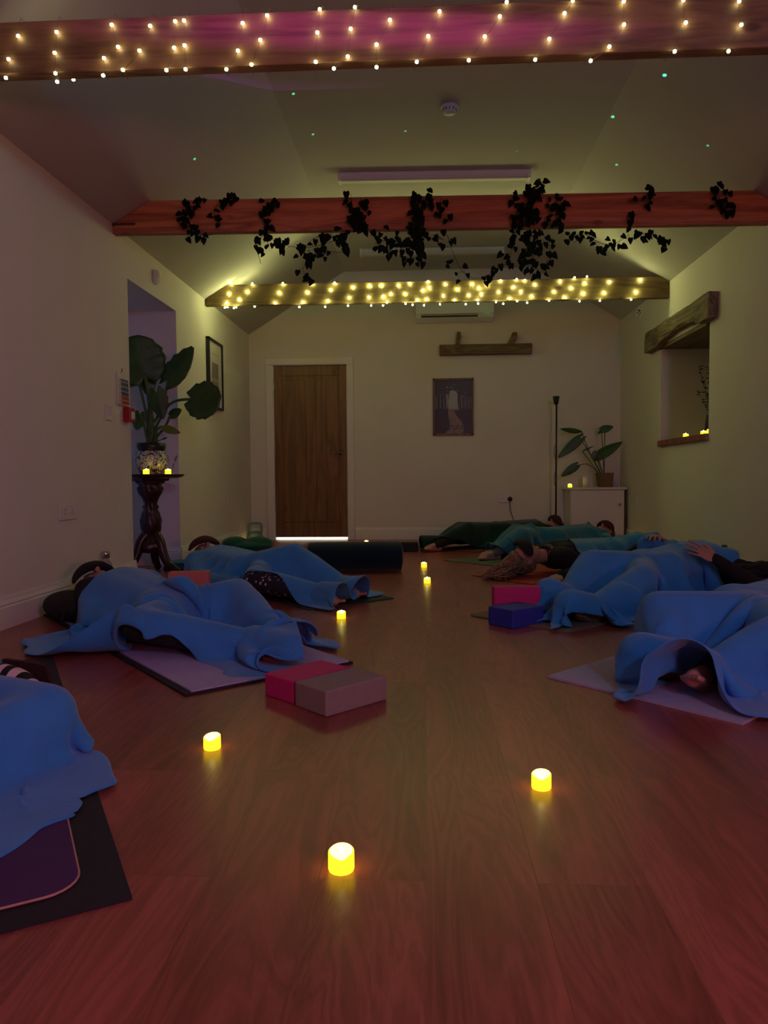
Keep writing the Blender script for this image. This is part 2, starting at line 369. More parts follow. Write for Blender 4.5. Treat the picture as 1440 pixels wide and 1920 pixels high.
# brick window sill: row of tiles
w = tag(thing('brick_sill', 'red brick tile ledge at the foot of the right wall opening', 'window sill', (XR, (WY0+WY1)/2, WZ0)), kind='thing')
bm = B(); n = 11; L0 = (WY1-WY0+.02)
for k in range(n):
    y = -L0/2 + k*L0/n
    box(bm, -.03, .12, y+.003, y+L0/n-.003, -.045, .006, .004)
obj('tile_row', bm, M_brick, w)
obj('mortar', bx(-.026, .118, -L0/2, L0/2, -.043, .002), M_cork, w)
# lintel over the opening: a rough old timber, hewn hollow beneath
t = thing('lintel_beam', 'rough hewn weathered timber lintel over the right wall opening', 'lintel', (XR, 6.46, 1.9))
bm = B(); prof = []
N_ = 26; y0, y1 = -.80, .80
xs = [-.07, .0, .30, .49]
def lint(i, top, x):
    y = y0 + (y1-y0)*i/N_
    if top: return V((x, y, .165 + .008*noise.noise(V((y*3, 1, x*5)))))
    u = (y+.05)/.48
    arch = .055*max(0, 1-u*u)**.5 if abs(u) < 1 else 0
    return V((x + (.02*max(0, 1-abs(u)) if x < 0 else 0), y, -.022 + arch + .010*noise.noise(V((y*7, 3, x*9)))))
rows = []
for i in range(N_+1):
    ring = [lint(i, False, xs[0]+.006*noise.noise(V((i*.7, 0, 0)))), V((xs[0]-.004+.01*noise.noise(V((i*.5, 4, 1))), y0+(y1-y0)*i/N_, .05)), lint(i, True, xs[0]+.008*noise.noise(V((i*.4, 9, 0)))), lint(i, True, -.002), V((-.002, y0+(y1-y0)*i/N_, .05)), lint(i, False, -.002)]
    rows.append([bm.verts.new(p) for p in ring])
for a, b_ in zip(rows, rows[1:]):
    for k in range(6): bm.faces.new((a[k], a[(k+1) % 6], b_[(k+1) % 6], b_[k]))
bm.faces.new(rows[0][::-1]); bm.faces.new(rows[-1])
obj('timber', bm, M_oldY, t)
bm = B(); box(bm, .0, TH-.1, -(WY1-WY0)/2+.002, (WY1-WY0)/2-.002, -.035, -.001); obj('soffit_board', bm, M_oldY, t)
# ------------------------------------------------------------------ ceiling beams
def zroof(x):
    if x < XFL: return EL + (x-XL)*(ZC-EL)/(XFL-XL)
    if x > XFR: return ER + (XR-x)*(ZC-ER)/(XR-XFR)
    return ZC
def ceiling_beam(yl, yr, z0, z1, label, thick=.055, m=None):
    """front face runs from yl at the left wall to yr at the right one; ends cut to the roof slope"""
    t = thing('ceiling_beam', label, 'beam', (0, 0, 0), 0, None)
    xl = XL + max(0, (z1-EL))/((ZC-EL)/(XFL-XL)); xr = XR - max(0, (z1-ER))/((ZC-ER)/(XR-XFR))
    poly = [(XL, z0), (XR, z0), (XR, min(ER, z1)-.004), (xr, z1-.004), (xl, z1-.004), (XL, EL-.004)]
    bm = B(); prism(bm, poly, 0, thick, 'XZ')
    for v in bm.verts: v.co.y += yl + (yr-yl)*(v.co.x-XL)/(XR-XL)
    bmesh.ops.bevel(bm, geom=[e for e in bm.edges], offset=.003, segments=1, affect='EDGES')
    obj('timber', bm, m or M_beam, t)
    return t
YB1 = lambda x: 2.835+.03*(x-XL)/(XR-XL)+.02
YB2 = lambda x: 4.71+.13*(x-XL)/(XR-XL)
YB3 = lambda x: 6.70+.06*(x-XL)/(XR-XL)
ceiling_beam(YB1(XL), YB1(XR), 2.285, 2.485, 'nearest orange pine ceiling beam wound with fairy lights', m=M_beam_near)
b2 = ceiling_beam(YB2(XL), YB2(XR), 2.285, 2.495, 'middle pine ceiling beam draped with artificial ivy')
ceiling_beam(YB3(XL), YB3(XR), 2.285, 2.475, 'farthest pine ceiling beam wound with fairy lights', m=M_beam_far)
# iron joist strap on the left end of the middle beam
bm = B()
box(bm, XL+.005, XL+.15, YB2(XL)-.006, YB2(XL)-.001, 2.335, 2.35, .001); box(bm, XL+.002, XL+.01, YB2(XL)-.012, YB2(XL)+.05, 2.33, 2.39, .001)
for x in (.03, .06, .09, .12, .145): tube(bm, [(XL+x, YB2(XL)-.004, 2.343), (XL+x, YB2(XL)-.011, 2.343)], [.007, .005], 8)
obj('iron_strap', bm, mat('dull_iron', (.12, .1, .09), .5, .3, 40, metal=.7), b2)
# ------------------------------------------------------------------ fairy lights
L1px = [(z[0]/2, z[1]/2) for z in [(22,292),(32,222),(68,135),(208,275),(205,198),(212,120),(387,283),(390,218),(443,176),(419,93),(461,262),(523,190),(563,97),(624,263),(653,179),(657,80),(696,260),(692,170),(690,77),(849,260),(892,190),(910,87),(943,242),(976,150),(1002,58),(1184,232),(1190,122),(1199,35),(1252,257),(1304,212),(1315,108),(1331,27),(1412,252),(1412,167)]]
L1px += [(720+z[0]/2, z[1]/2) for z in [(22,75),(123,232),(166,136),(208,43),(318,226),(378,137),(434,62),(460,8),(567,224),(620,146),(677,50),(708,2),(775,228),(845,175),(900,92),(899,5),(1090,193),(1132,85),(1123,0),(1292,192),(1340,93),(1332,5)]]
L3px = [(180+z[0]/2.667, 330+z[1]/2.667) for z in [(644,658),(657,656),(690,660),(702,656),(652,634),(664,588),(675,537),(715,617),(755,577),(782,538),(895,636),(915,582),(934,536),(1017,655),(1035,632),(1057,580),(1080,536),(1146,654),(1158,622),(1173,568),(1193,533),(1260,648),(1265,607),(1285,555),(1376,648),(1364,604),(1367,548),(1435,648),(1436,600),(1427,546)]]
L3px += [(700+z[0]/2.483, 330+z[1]/2.483) for z in [(45,603),(63,590),(48,560),(38,508),(82,547),(118,508),(150,595),(148,547),(170,500),(183,600),(204,576),(232,530),(255,490),(236,602),(248,572),(260,518),(310,597),(326,555),(336,502),(379,578),(392,526),(430,597),(444,553),(460,502),(488,594),(485,577),(503,548),(493,520),(530,505),(571,587),(584,538),(592,486),(605,595),(636,570),(653,517),(667,480),(670,583),(688,537),(705,484),(716,590),(738,558),(753,505),(818,580),(842,537),(870,488),(892,565),(922,520),(937,472),(960,583),(978,545),(986,497),(995,468),(1055,581),(1076,543),(1100,492),(1200,576),(1225,538),(1245,483)]]
def fairy(pxs, Yf, z0, z1, rb, m, label, nback):
    t = thing('fairy_light_string', label, 'fairy lights', (0, 0, 0))
    P = []
    for px, py in pxs:
        p = onY(px, py, Yf(0)-.013); p = onY(px, py, Yf(p.x)-.013)
        P.append(p)
    # bulbs on the rear face of the beam, where the string winds round
    for k in range(nback):
        x = P[0].x + .1 + (P[-1].x-P[0].x)*(k+.5)/nback
        P.append(V((x, Yf(x)+.055+.013, z0 + (z1-z0)*((k*.618) % 1))))
    bm0 = B(); bmesh.ops.create_icosphere(bm0, subdivisions=1, radius=rb); me = bpy.data.meshes.new('bulb'); bm0.to_mesh(me); bm0.free(); me.materials.append(m)
    for p in P:
        o = bpy.data.objects.new('bulb', me); C.objects.link(o); o.parent = t; o.location = p
    bm = B()
    fr = P[:len(pxs)]
    for a, b_ in zip(fr, fr[1:]):
        if b_.z < a.z - .05:     # the wire goes over the beam's top, down its back and under again
            xa = a.x; xb = b_.x; y = lambda x: Yf(x)
            pts = [a, V((xa+.01, y(xa)-.008, z1+.004)), V((xa+.02, y(xa)+.06, z1+.006)), V(((xa+xb)/2, y(xb)+.064, (z0+z1)/2)), V((xb-.01, y(xb)+.06, z0-.006)), V((xb, y(xb)-.008, z0-.004)), b_]
        else:
            mid = (a+b_)/2 + V((0, .004, -.004)); pts = [a, mid, b_]
        tube(bm, pts, .0011, 4)
    bk = P[len(pxs):]
    for a, b_ in zip(bk, bk[1:]): tube(bm, [a, (a+b_)/2+V((0, -.004, 0)), b_], .0011, 4)
    obj('wire', bm, M_wire, t)
    return t, P
fairy(L1px, YB1, 2.285, 2.485, .0075, M_led, 'warm white fairy lights wound round the nearest ceiling beam', 22)
t3, P3 = fairy(L3px, YB3, 2.285, 2.475, .0078, M_led2, 'warm white fairy lights wound round the farthest ceiling beam', 12)
# paper tag hanging from the far string's end
p = onY(1201, 575, YB3(2)-.013)
bm = B(); tube(bm, [p, onY(1201, 583, YB3(2)-.013)], .001, 4); obj('tag_cord', bm, M_wire, t3)
bm = B(); box(bm, -.022, .022, -.001, .001, -.07, 0, 0); bm.transform(Matrix.Translation(onY(1200, 578, YB3(2)-.013)) @ Matrix.Rotation(.25, 4, 'Y')); obj('paper_tag', bm, mat('tag_card', (.6, .58, .5), .7), t3)
bm = B()
for (x, z) in ((-.012, -.015), (.008, -.018), (.0, -.03), (-.011, -.045), (.012, -.04), (.004, -.058), (-.004, -.02)):
    box(bm, x-.006, x+.006, -.002, -.0012, z-.005, z+.005)
bm.transform(Matrix.Translation(onY(1200, 578, YB3(2)-.013)) @ Matrix.Rotation(.25, 4, 'Y')); obj('tag_print', bm, M_black, t3)
# ------------------------------------------------------------------ ivy on the middle beam
def leaf_ivy(bm, p, s, nrm, ang):
    """heart shaped, slightly folded leaf of length s"""
    z = V(nrm).normalized(); x = z.orthogonal().normalized(); q = Quaternion(z, ang); x = q @ x; y = z.cross(x)
    out = [(0, 0), (.28, .12), (.42, -.08), (.38, -.4), (.2, -.75), (0, -1.05), (-.2, -.75), (-.38, -.4), (-.42, -.08), (-.28, .12)]
    vs = [bm.verts.new(p + x*(u*s) + y*(v*s) + z*(-abs(u)*s*.35)) for u, v in out]
    c = bm.verts.new(p + y*(-.4*s) + z*.02*s)
    for k in range(10): bm.faces.new((c, vs[k], vs[(k+1) % 10]))
def ivy(strands, label, spread=.022, size=.045):
    t = thing('ivy_garland', label, 'garland', (0, 0, 0), 0, None)
    bl = B(); bs = B()
    for pts, dens in strands:
        P = []
        for px, py, off in pts:
            p = onY(px, py, 4.74); p = onY(px, py, YB2(p.x)-off); P.append(p)
        cu = catmull(P, 8); tube(bs, cu, .0018, 4)
        L = sum((b_-a).length for a, b_ in zip(cu, cu[1:])); n = max(3, int(L*dens))
        for k in range(n):
            u = random.random()*(len(cu)-1); i = int(u); p = cu[i].lerp(cu[min(i+1, len(cu)-1)], u-i)
            q = p + V((random.gauss(0, spread), -abs(random.gauss(0, .012)), random.gauss(0, spread)))
            if q.z > 2.285: q.y = min(q.y, YB2(q.x)-.02)
            sz = size*random.uniform(.7, 1.15)
            # leaf stalk
            tube(bs, [p, q], .0009, 3, False)
            d = V((random.gauss(0, .35), -1, random.gauss(0, .35)))
            # rotate so that the tip hangs down, with scatter
            z = d.normalized(); x = z.orthogonal().normalized(); y = z.cross(x)
            down = V((0, 0, -1)); down = (down - z*down.dot(z)).normalized()
            ang = math.atan2(down.dot(-y)*0 + down.dot(x), down.dot(-y))
            leaf_ivy(bl, q, sz, z, ang + random.gauss(0, .55))
    obj('vine', bs, M_vine, t); obj('leaves', bl, M_ivy, t, True)
D = .02
ivy([([(352,382,D),(347,410,D),(352,440,.03)], 90), ([(378,378,D),(368,392,D),(360,396,D)], 90), ([(350,436,.03),(380,441,.03),(400,440,.03)], 60)], 'ivy sprig at the far left of the middle beam')
ivy([([(440,366,.01),(424,372,.02),(408,384,.03),(402,400,.03),(414,426,.03)], 62)], 'small ivy sprig curling over the middle beam, second from left')
ivy([([(514,374,.01),(503,388,.03),(493,402,.03),(498,418,.03),(503,436,.03)], 75), ([(498,438,.02),(484,452,.0),(482,468,.0),(489,494,.0)], 45), ([(500,440,.02),(502,462,.0)], 70)], 'ivy tress hanging left of the beam centre with long tip')
ivy([([(506,446,0),(530,458,0),(560,464,0),(590,462,0),(630,450,0),(650,446,0)], 75), ([(575,462,0),(590,446,0),(622,440,0)], 60), ([(580,470,0),(576,490,0),(568,508,0),(588,532,0)], 60), ([(640,440,0),(650,470,0),(610,472,0),(585,480,0)], 40)], 'ivy swag looping below the beam left of centre')
ivy([([(658,365,.02),(660,395,.03),(672,415,.03),(690,432,.03)], 130), ([(676,372,.03),(672,400,.03)], 110)], 'dense ivy clump on the beam above the door', .026)
ivy([([(704,450,0),(735,452,0),(768,450,0)], 120), ([(712,470,0),(745,470,0),(770,476,0)], 70), ([(784,366,.03),(776,392,.03),(784,420,.03),(780,450,0),(790,486,0)], 150), ([(808,372,.02),(800,384,.03),(785,410,.03)], 90)], 'thick ivy bunch spilling over the beam centre', .028)
ivy([([(828,370,.02),(822,395,.03),(824,410,.03)], 55), ([(810,440,0),(826,446,0),(832,450,0)], 50), ([(838,440,0),(852,480,0),(868,510,0),(890,522,0),(920,516,0),(935,500,0),(948,496,0)], 42)], 'thin ivy strand trailing down towards the far fairy lights', .03, .042)
ivy([([(1012,345,.02),(990,362,.03),(1000,390,.04),(985,415,.04)], 190), ([(1040,365,.03),(1050,400,.04),(1030,425,.04)], 110), ([(970,380,.03),(968,430,.03)], 110)], 'biggest ivy mass on the beam right of centre', .03)
ivy([([(966,440,0),(958,470,0),(956,492,0)], 60), ([(990,438,0),(985,475,0),(978,500,0)], 120), ([(1008,440,0),(1000,480,0),(998,524,0)], 100), ([(1028,442,0),(1030,468,0),(1022,505,0)], 60)], 'long ivy curtain hanging below the biggest ivy mass', .024)
ivy([([(1060,440,0),(1085,446,0),(1075,456,0)], 60), ([(1100,440,0),(1125,455,0),(1150,458,0),(1180,440,0)], 70), ([(1200,436,0),(1225,444,0),(1250,462,0)], 110)], 'loose ivy runner under the right half of the beam')
ivy([([(1222,345,.01),(1215,362,.03),(1205,378,.03)], 80), ([(1195,402,.03),(1168,415,.03)], 50)], 'small ivy tuft rising above the beam at right')
ivy([([(1345,352,.02),(1350,375,.04),(1365,400,.04)], 120)], 'dark ivy clump at the beam\'s far right end', .026)
# ------------------------------------------------------------------ ceiling fittings
def batten(y, label, x0=-.64, x1=.80):
    t = thing('batten_light', label, 'ceiling light', ((x0+x1)/2, y, ZC-.001), .03, 'switched off batten lights')
    h = (x1-x0)/2
    obj('housing', bx(-h, h, -.04, .04, -.03, 0, .004), M_white, t)
    bm = B(); prism(bm, [(-.036, -.028), (.036, -.028), (.036, -.05), (.026, -.062), (-.026, -.062), (-.036, -.05)], -h+.01, h-.01, 'YZ')
    obj('diffuser', bm, mat('diffuser', (.62, .6, .54), .4, .01), t)
    for s in (-1, 1): obj('end_cap', bx(s*h-.012, s*h+.012, -.042, .042, -.066, 0, .004), M_white, t)
batten(5.75, 'switched off white batten light on the ceiling nearer the camera')
batten(7.62, 'switched off white batten light on the ceiling beyond the far ivy')
t = thing('smoke_detector', 'round white smoke detector on the ceiling', 'smoke detector', (.165, 4.75, ZC-.001))
bm = B(); lathe(bm, [(0, 0), (.055, 0), (.055, -.014), (.05, -.018), (0, -.018)], 32); obj('base', bm, M_white, t, True)
bm = B(); lathe(bm, [(.045, -.018), (.045, -.03), (.04, -.042), (.024, -.05), (0, -.05)], 32, cap=False); obj('cover', bm, M_white, t, True)
bm = B()
for k in range(12):
    a = k*PI/6; box(bm, -.003, .003, .0445, .047, -.034, -.022, M=Matrix.Rotation(a, 4, 'Z'))
obj('vent_slots', bm, M_black, t)
# air conditioner
t = thing('air_conditioner', 'white split air conditioner high on the back wall', 'air conditioner', (.335, YB-.001, 2.43))
prof = [(0, 0), (-.09, 0), (-.17, .03), (-.205, .07), (-.21, .2), (-.19, .245), (-.15, .25), (0, .25)]
bm = B(); prism(bm, prof, -.425, .425, 'YZ'); bmesh.ops.bevel(bm, geom=[e for e in bm.edges if abs(e.verts[0].co.x-e.verts[1].co.x) < 1e-5], offset=.008, segments=2, affect='EDGES'); obj('housing', bm, mat('ac_plastic', (.82, .88, .88), .3, .01), t)
bm = B(); box(bm, -.37, .25, -.2, -.13, .032, .062); obj('air_slot', bm, M_black, t); t.children[-1].rotation_euler = (0, 0, 0)
bm = B(); box(bm, -.375, .255, -.212, -.204, .046, .054, .002); obj('louvre', bm, M_white, t)
bm = B(); box(bm, .31, .38, -.211, -.206, .056, .066, .001); obj('display', bm, emis('green_display', (.05, .5, .08), .35), t)
# old truss stub mounted like a shelf
t = thing('old_timber_rail', 'old dark timber rail with two sawn stubs on the back wall', 'timber rail', (.68, YB-.001, 2.07))
bm = B(); box(bm, -.51, .51, -.09, 0, 0, .11, .006); obj('rail', bm, M_oldwood, t)
bm = B(); prism(bm, [(-.335, .105), (-.285, .105), (-.275, .25), (-.315, .255)], -.075, -.012, 'XZ'); obj('stub', bm, M_oldwood, t)
bm = B(); prism(bm, [(.235, .105), (.31, .105), (.35, .17), (.345, .235), (.30, .235), (.275, .175)], -.078, -.012, 'XZ'); obj('stub', bm, M_oldwood, t)
bm = B(); tube(bm, [(-.285, -.04, .2), (-.255, -.045, .2)], .002, 6); obj('nail', bm, M_black, t)
# ------------------------------------------------------------------ door
d = tag(thing('door_1', None, None, (DX0, YB, 0)), kind='structure'); W = DX1-DX0
GAP = .026
bm = B(); box(bm, .004, W-.004, .03, .07, GAP, DZ, .002)
# grooves: boards pressed slightly proud of the slab
obj('door_slab', bm, M_door, d)
bm = B()
for x0, x1 in ((.10, .235), (.245, .355), (.485, .595), (.605, W-.10)): box(bm, x0, x1, .024, .031, .20, DZ-.16, .003)
box(bm, .365, .475, .024, .031, .2, DZ-.14, .003)
box(bm, .0045, .092, .022, .032, GAP+.002, DZ-.002, .003); box(bm, W-.092, W-.0045, .022, .032, GAP+.002, DZ-.002, .003)
box(bm, .0925, W-.0925, .022, .032, DZ-.115, DZ-.002, .003); box(bm, .0925, W-.0925, .022, .032, GAP+.002, .19, .003)
obj('board_panel', bm, M_door, d)
bm = B()
for x0, x1 in ((-.085, -.004), (W+.004, W+.08)):
    box(bm, x0, x1, -.02, .0, 0, DZ+.005, .005); 
box(bm, -.085, W+.08, -.02, .0, DZ+.005, DZ+.085, .005)
obj('door_frame', bm, M_skirt, d)
bm = B()
box(bm, -.018, .003, -.004, .19, 0, DZ+.003); box(bm, W-.003, W+.015, -.004, .19, 0, DZ+.003); box(bm, -.018, W+.015, -.004, .19, DZ, DZ+.014)
obj('door_lining', bm, M_skirt, d)
h = obj('handle', lathe(B(), [(.026, 0), (.026, .008), (.01, .01), (.01, .04)], 24), M_chrome, d, True); h.location = (W-.07, .022, 1.0); h.rotation_euler = (PI/2, 0, 0)
bm = B(); tube(bm, [(W-.07, -.02, 1.0), (W-.09, -.025, 1.0), (W-.19, -.024, .998)], [.009, .009, .008], 12); obj('lever', bm, M_chrome, d, True)
for z in (.25, 1.0, 1.75): obj('hinge', bx(.0, .012, -.002, .03, z-.05, z+.05, .002), M_chrome, d)
# ------------------------------------------------------------------ small wall fittings
def plate(name, label, cat, M4, w=.086, h=.086, rockers=1, kind='switch'):
    t = thing(name, label, cat); t.matrix_world = M4
    t.location = M4.to_translation(); t.rotation_euler = M4.to_euler()
    obj('plate', bx(-w/2, w/2, -.009, 0, -h/2, h/2, .003), M_white, t)
    for k in range(rockers):
        cx = (k-(rockers-1)/2)*w/max(rockers, 1)*.8
        if kind == 'switch': obj('rocker', bx(cx-.011, cx+.011, -.013, -.008, -.018, .018, .002), M_white, t)
        else:
            bm = B()
            for sx, sz, ww, hh_ in ((0, .012, .004, .009), (-.011, -.010, .007, .004), (.011, -.010, .007, .004)): box(bm, cx+sx-ww/2, cx+sx+ww/2, -.0098, -.0088, sz-hh_/2, sz+hh_/2)
            obj('pin_slots', bm, M_black, t)
            obj('rocker', bx(cx-.007, cx+.007, -.012, -.008, .022, .036, .001), M_white, t)
    return t
MB_ = lambda x, z: Matrix.Translation((x, YB, z))
ML_ = lambda y, z: Matrix.Translation((XL, y, z)) @ Matrix.Rotation(PI/2, 4, 'Z')
MR_ = lambda y, z: Matrix.Translation((XR, y, z)) @ Matrix.Rotation(-PI/2, 4, 'Z')
plate('light_switch', 'white double light switch on back wall between door and poster', 'light switch', MB_(-.52, 1.125), rockers=2)
soc = plate('wall_socket', 'white double socket on back wall with a black plug in it', 'socket', MB_(.905, .46), .147, .086, 2, 'socket')
plate('wall_socket', 'white double socket low on left wall near the front', 'socket', ML_(4.01, .525), .20, .086, 2, 'socket')
plate('light_switch', 'white switch low on left wall below the framed picture', 'light switch', ML_(7.4, .49), .075, .086, 1)
plate('wall_socket', 'dim white single socket low on right wall', 'socket', MR_(7.74, .46), .086, .086, 1, 'socket')
plate('light_switch', 'white switch on left wall beside the red fire call point', 'light switch', ML_(4.58, 1.13), .086, .1, 1)
t = thing('motion_sensor', 'small white motion sensor high on the left wall', 'sensor', (XL, 5.43, 2.2)); t.rotation_euler = (0, 0, PI/2)
bm = B(); prism(bm, [(0, -.05), (-.02, -.045), (-.045, 0), (-.045, .045), (0, .055)], -.03, .03, 'YZ'); bmesh.ops.bevel(bm, geom=list(bm.edges), offset=.005, segments=2, affect='EDGES'); obj('housing', bm, M_white, t)
obj('lens', bx(-.018, .018, -.049, -.04, .0, .035, .004), M_wax, t)
# black plug and flex of the floor lamp
t = thing('plug', 'black three pin plug with flex in the back wall socket', 'plug', (.955, YB-.009, .455))
bm = B(); lathe(bm, [(.0, .0), (.027, 0), (.027, .02), (.02, .034), (0, .036)], 20); bm.transform(Matrix.Rotation(PI/2, 4, 'X')); obj('plug_body', bm, M_black, t, True)
bm = B(); tube(bm, catmull([(0, -.02, -.02), (0, -.024, -.1), (.02, -.024, -.18), (.07, -.03, -.32), (.12, -.04, -.44), (.3, -.06, -.451), (.5, -.15, -.451), (.55, -.22, -.45)]), .0035, 6); obj('flex', bm, M_black, t)
# fire action notice + call point
def colgrid(name, w, h, nx, ny, fn, m, parent, M4=None):
    me = bpy.data.meshes.new(name); vs = []; fs = []; cols = []
    for j in range(ny+1):
        for i in range(nx+1): vs.append((w*(i/nx-.5), 0, h*(j/ny-.5)))
    for j in range(ny):
        for i in range(nx):
            a = j*(nx+1)+i; fs.append((a, a+1, a+nx+2, a+nx+1)); cols.append(fn((i+.5)/nx, (j+.5)/ny))
    me.from_pydata(vs, [], fs); ca = me.color_attributes.new('Col', 'FLOAT_COLOR', 'CORNER')
    flat = []
    for c in cols: flat += list(c)*4 if len(c) == 4 else (list(c)+[1])*4
    ca.data.foreach_set('color', flat)
    o = link(name, me, m, parent)
    if M4 is not None: o.matrix_local = M4
    return o
t = thing('fire_action_notice', 'white notice with blue and red panels on left wall', 'sign', (XL, 4.80, 1.30)); t.rotation_euler = (0, 0, PI/2)
def signfn(u, v):
    if v > .955 or v < .03 or u < .22 and v < .88: 
        return (.6, .55, .5) if not (.06 < u < .17 and int(v*26) % 3 == 0) else (.2, .2, .24)
    if v > .88: return (.02, .02, .04) if not (.3 < u < .8 and .9 < v < .93) else (.3, .3, .34)
    if u > .93: return (.6, .55, .5)
    k = int(v/.88*6.2)
    f = v/.88*6.2-k
    if f < .14: return (.6, .55, .5)
    if k >= 3: return (.018, .022, .15) if not (u < .85 and int(v*95) % 4 == 0 and hash((int(u*24), int(v*95))) % 3) else (.2, .2, .35)
    return (.42, .02, .02) if k <= 2 and k < 2 or k == 2 and False else ((.018, .022, .15) if k >= 2 else (.42, .02, .02))
colgrid('notice_sheet', .17, .215, 44, 90, signfn, M_print, t, Matrix.Translation((0, -.014, -.0)) @ Matrix.Rotation(-.03, 4, 'X'))
obj('backing', bx(-.085, .085, -.012, -.001, -.1075, .1075, .001), M_white, t)
bm = B(); tube(bm, [(-.01, -.004, .10), (-.01, -.008, .135)], .003, 6); obj('hook', bm, M_black, t)
t = thing('fire_call_point', 'red fire alarm call point below the notice on left wall', 'call point', (XL, 4.85, 1.135)); t.rotation_euler = (0, 0, PI/2)
obj('housing', bx(-.045, .045, -.05, 0, -.048, .048, .005), M_red, t)
obj('break_glass', bx(-.028, .028, -.053, -.048, -.028, .022, .002), M_white, t)
# ------------------------------------------------------------------ pictures
t = thing('framed_poster', 'framed poster of a sandy path between tall pines on back wall', 'poster', (.32, YB-.001, 1.497))
w_, h_ = .456, .64
bm = B()
for a in ((-w_/2, w_/2, h_/2-.022, h_/2), (-w_/2, w_/2, -h_/2, -h_/2+.022), (-w_/2, -w_/2+.022, -h_/2, h_/2), (w_/2-.022, w_/2, -h_/2, h_/2)): box(bm, a[0], a[1], -.022, 0, a[2], a[3], .002)
obj('frame', bm, wood('poster_frame', (.10, .055, .025), (.24, .14, .07), 'Z'), t)
def postfn(u, v):
    n = lambda s, k=0: .5+.5*noise.noise(V((u*s, v*s*1.4, k)))
    sky = (.36, .36, .34); dark = (.012, .010, .014); bush = (.035, .018, .014)
    hor = .47
    col = sky
    half = .12 + .25*max(0, .47-v)
    if v < hor:       # ground with the winding path
        cx = .52 + .07*math.sin((v)*11); 
        path = abs(u-cx) < .06+.42*(hor-v)*(.7+.5*n(3, 5))
        col = tuple(c*(.6+.7*n(14, 2)) for c in ((.24, .16, .12) if path and v < hor-.02 else bush))
        if v > hor-.03 and abs(u-.52) < .15: col = (.25, .2, .14)
        if .07 < v < .16 and n(34, 9) > .55: col = (.03, .02, .02)
    else:
        t_ = 0
        for k, x in enumerate((.04, .09, .13, .19, .22, .29, .36, .64, .69, .76, .80, .86, .91, .96)):
            xx = x + .03*math.sin(k*2.3)*(v-hor); 
            if abs(u-xx) < .010+.008*((k*7) % 3)/2: t_ = 1
        canopy = v > .70 + .10*n(6, 3) - .12*abs(u-.5) + (.05 if abs(u-.5) < .1 else 0)
        if t_: col = (.02, .014, .012)
        if v > .93 or canopy and n(22, 7) > .30: col = tuple(c*(.5+1.6*n(30, 11)) for c in (.03, .024, .03))
        elif not t_ and (u < .33 or u > .66): col = tuple(c*(.25+.5*n(26, 4)) for c in (.3, .27, .27))
    return col
colgrid('print', w_-.036, h_-.036, 84, 118, postfn, M_printg, t, Matrix.Translation((0, -.009, 0)))
t = thing('picture_frame', 'black framed picture with white mount on left wall beyond the plant', 'picture', (XL, 6.93, 1.69)); t.rotation_euler = (0, 0, PI/2)
w_, h_ = .46, .64
bm = B()
for a in ((-w_/2, w_/2, h_/2-.018, h_/2), (-w_/2, w_/2, -h_/2, -h_/2+.018), (-w_/2, -w_/2+.018, -h_/2, h_/2), (w_/2-.018, w_/2, -h_/2, h_/2)): box(bm, a[0], a[1], -.036, 0, a[2], a[3], .002)
obj('frame', bm, M_black, t)
def picfn(u, v):
    if .25 < u < .75 and .18 < v < .68: return (.2+.06*math.sin(u*20+v*9), .18, .16) if abs(v-.42) > .02 else (.35, .3, .28)
    if .28 < u < .72 and .80 < v < .83 and int(u*34) % 4 != 0: return (.25, .25, .25)
    return (.55, .52, .46)
colgrid('print', w_-.03, h_-.03, 40, 56, picfn, M_printg, t, Matrix.Translation((0, -.02, 0)))
# ------------------------------------------------------------------ floor lamp
t = thing('floor_lamp', 'slim black uplighter floor lamp, switched off, beside the cabinet', 'floor lamp', (1.42, 8.10, 0))
bm = B(); lathe(bm, [(0, 0), (.12, 0), (.12, .012), (.115, .02), (.015, .026), (0, .026)], 32); obj('base', bm, M_black, t, True)
bm = B(); tube(bm, [(0, 0, .02), (.002, 0, .8), (.004, 0, 1.49)], .0095, 12); obj('pole', bm, M_black, t, True)
bm = B(); lathe(bm, [(.012, 1.48), (.022, 1.485), (.037, 1.57), (.035, 1.57), (.02, 1.49), (0, 1.488)], 28); obj('lamp_shade', bm, M_black, t, True)
bm = B()
for (z0, z1) in ((.12, .3), (.9, 1.05), (.6, .75)):
    tube(bm, catmull([(-.009, -.006, z0), (-.02, -.006, (z0*2+z1)/3), (-.018, -.006, (z0+z1*2)/3), (-.009, -.006, z1)], 4), .003, 6)
obj('flex', bm, M_black, t)
# ------------------------------------------------------------------ cabinet with its things
CX0, CX1, CY0, CZ = 1.55, 2.155, 8.03, .585
t = thing('low_cabinet', 'low white cupboard in the back right corner', 'cabinet', ((CX0+CX1)/2, (CY0+YB)/2-.01, 0))
hw = (CX1-CX0)/2; hd = (YB-CY0)/2-.012
bm = B(); box(bm, -hw+.015, hw-.015, -hd+.02, hd, .06, CZ-.025, .002); box(bm, -hw+.03, hw-.03, -hd+.05, hd, 0, .06); obj('body', bm, M_cab, t)
obj('top', bx(-hw-.01, hw+.005, -hd-.005, hd, CZ-.025, CZ, .004), M_cab, t)
dr = obj('door', bx(-hw+.02, hw-.02, -hd, -hd+.019, .07, CZ-.032, .003), M_cab, t)
obj('knob', lathe(B(), [(0, 0), (.008, 0), (.008, .014), (.015, .02), (.012, .028), (0, .03)], 16), M_chrome, dr, True)
dr.children[0].location = (hw-.07, -hd, .4); dr.children[0].rotation_euler = (PI/2, 0, 0)
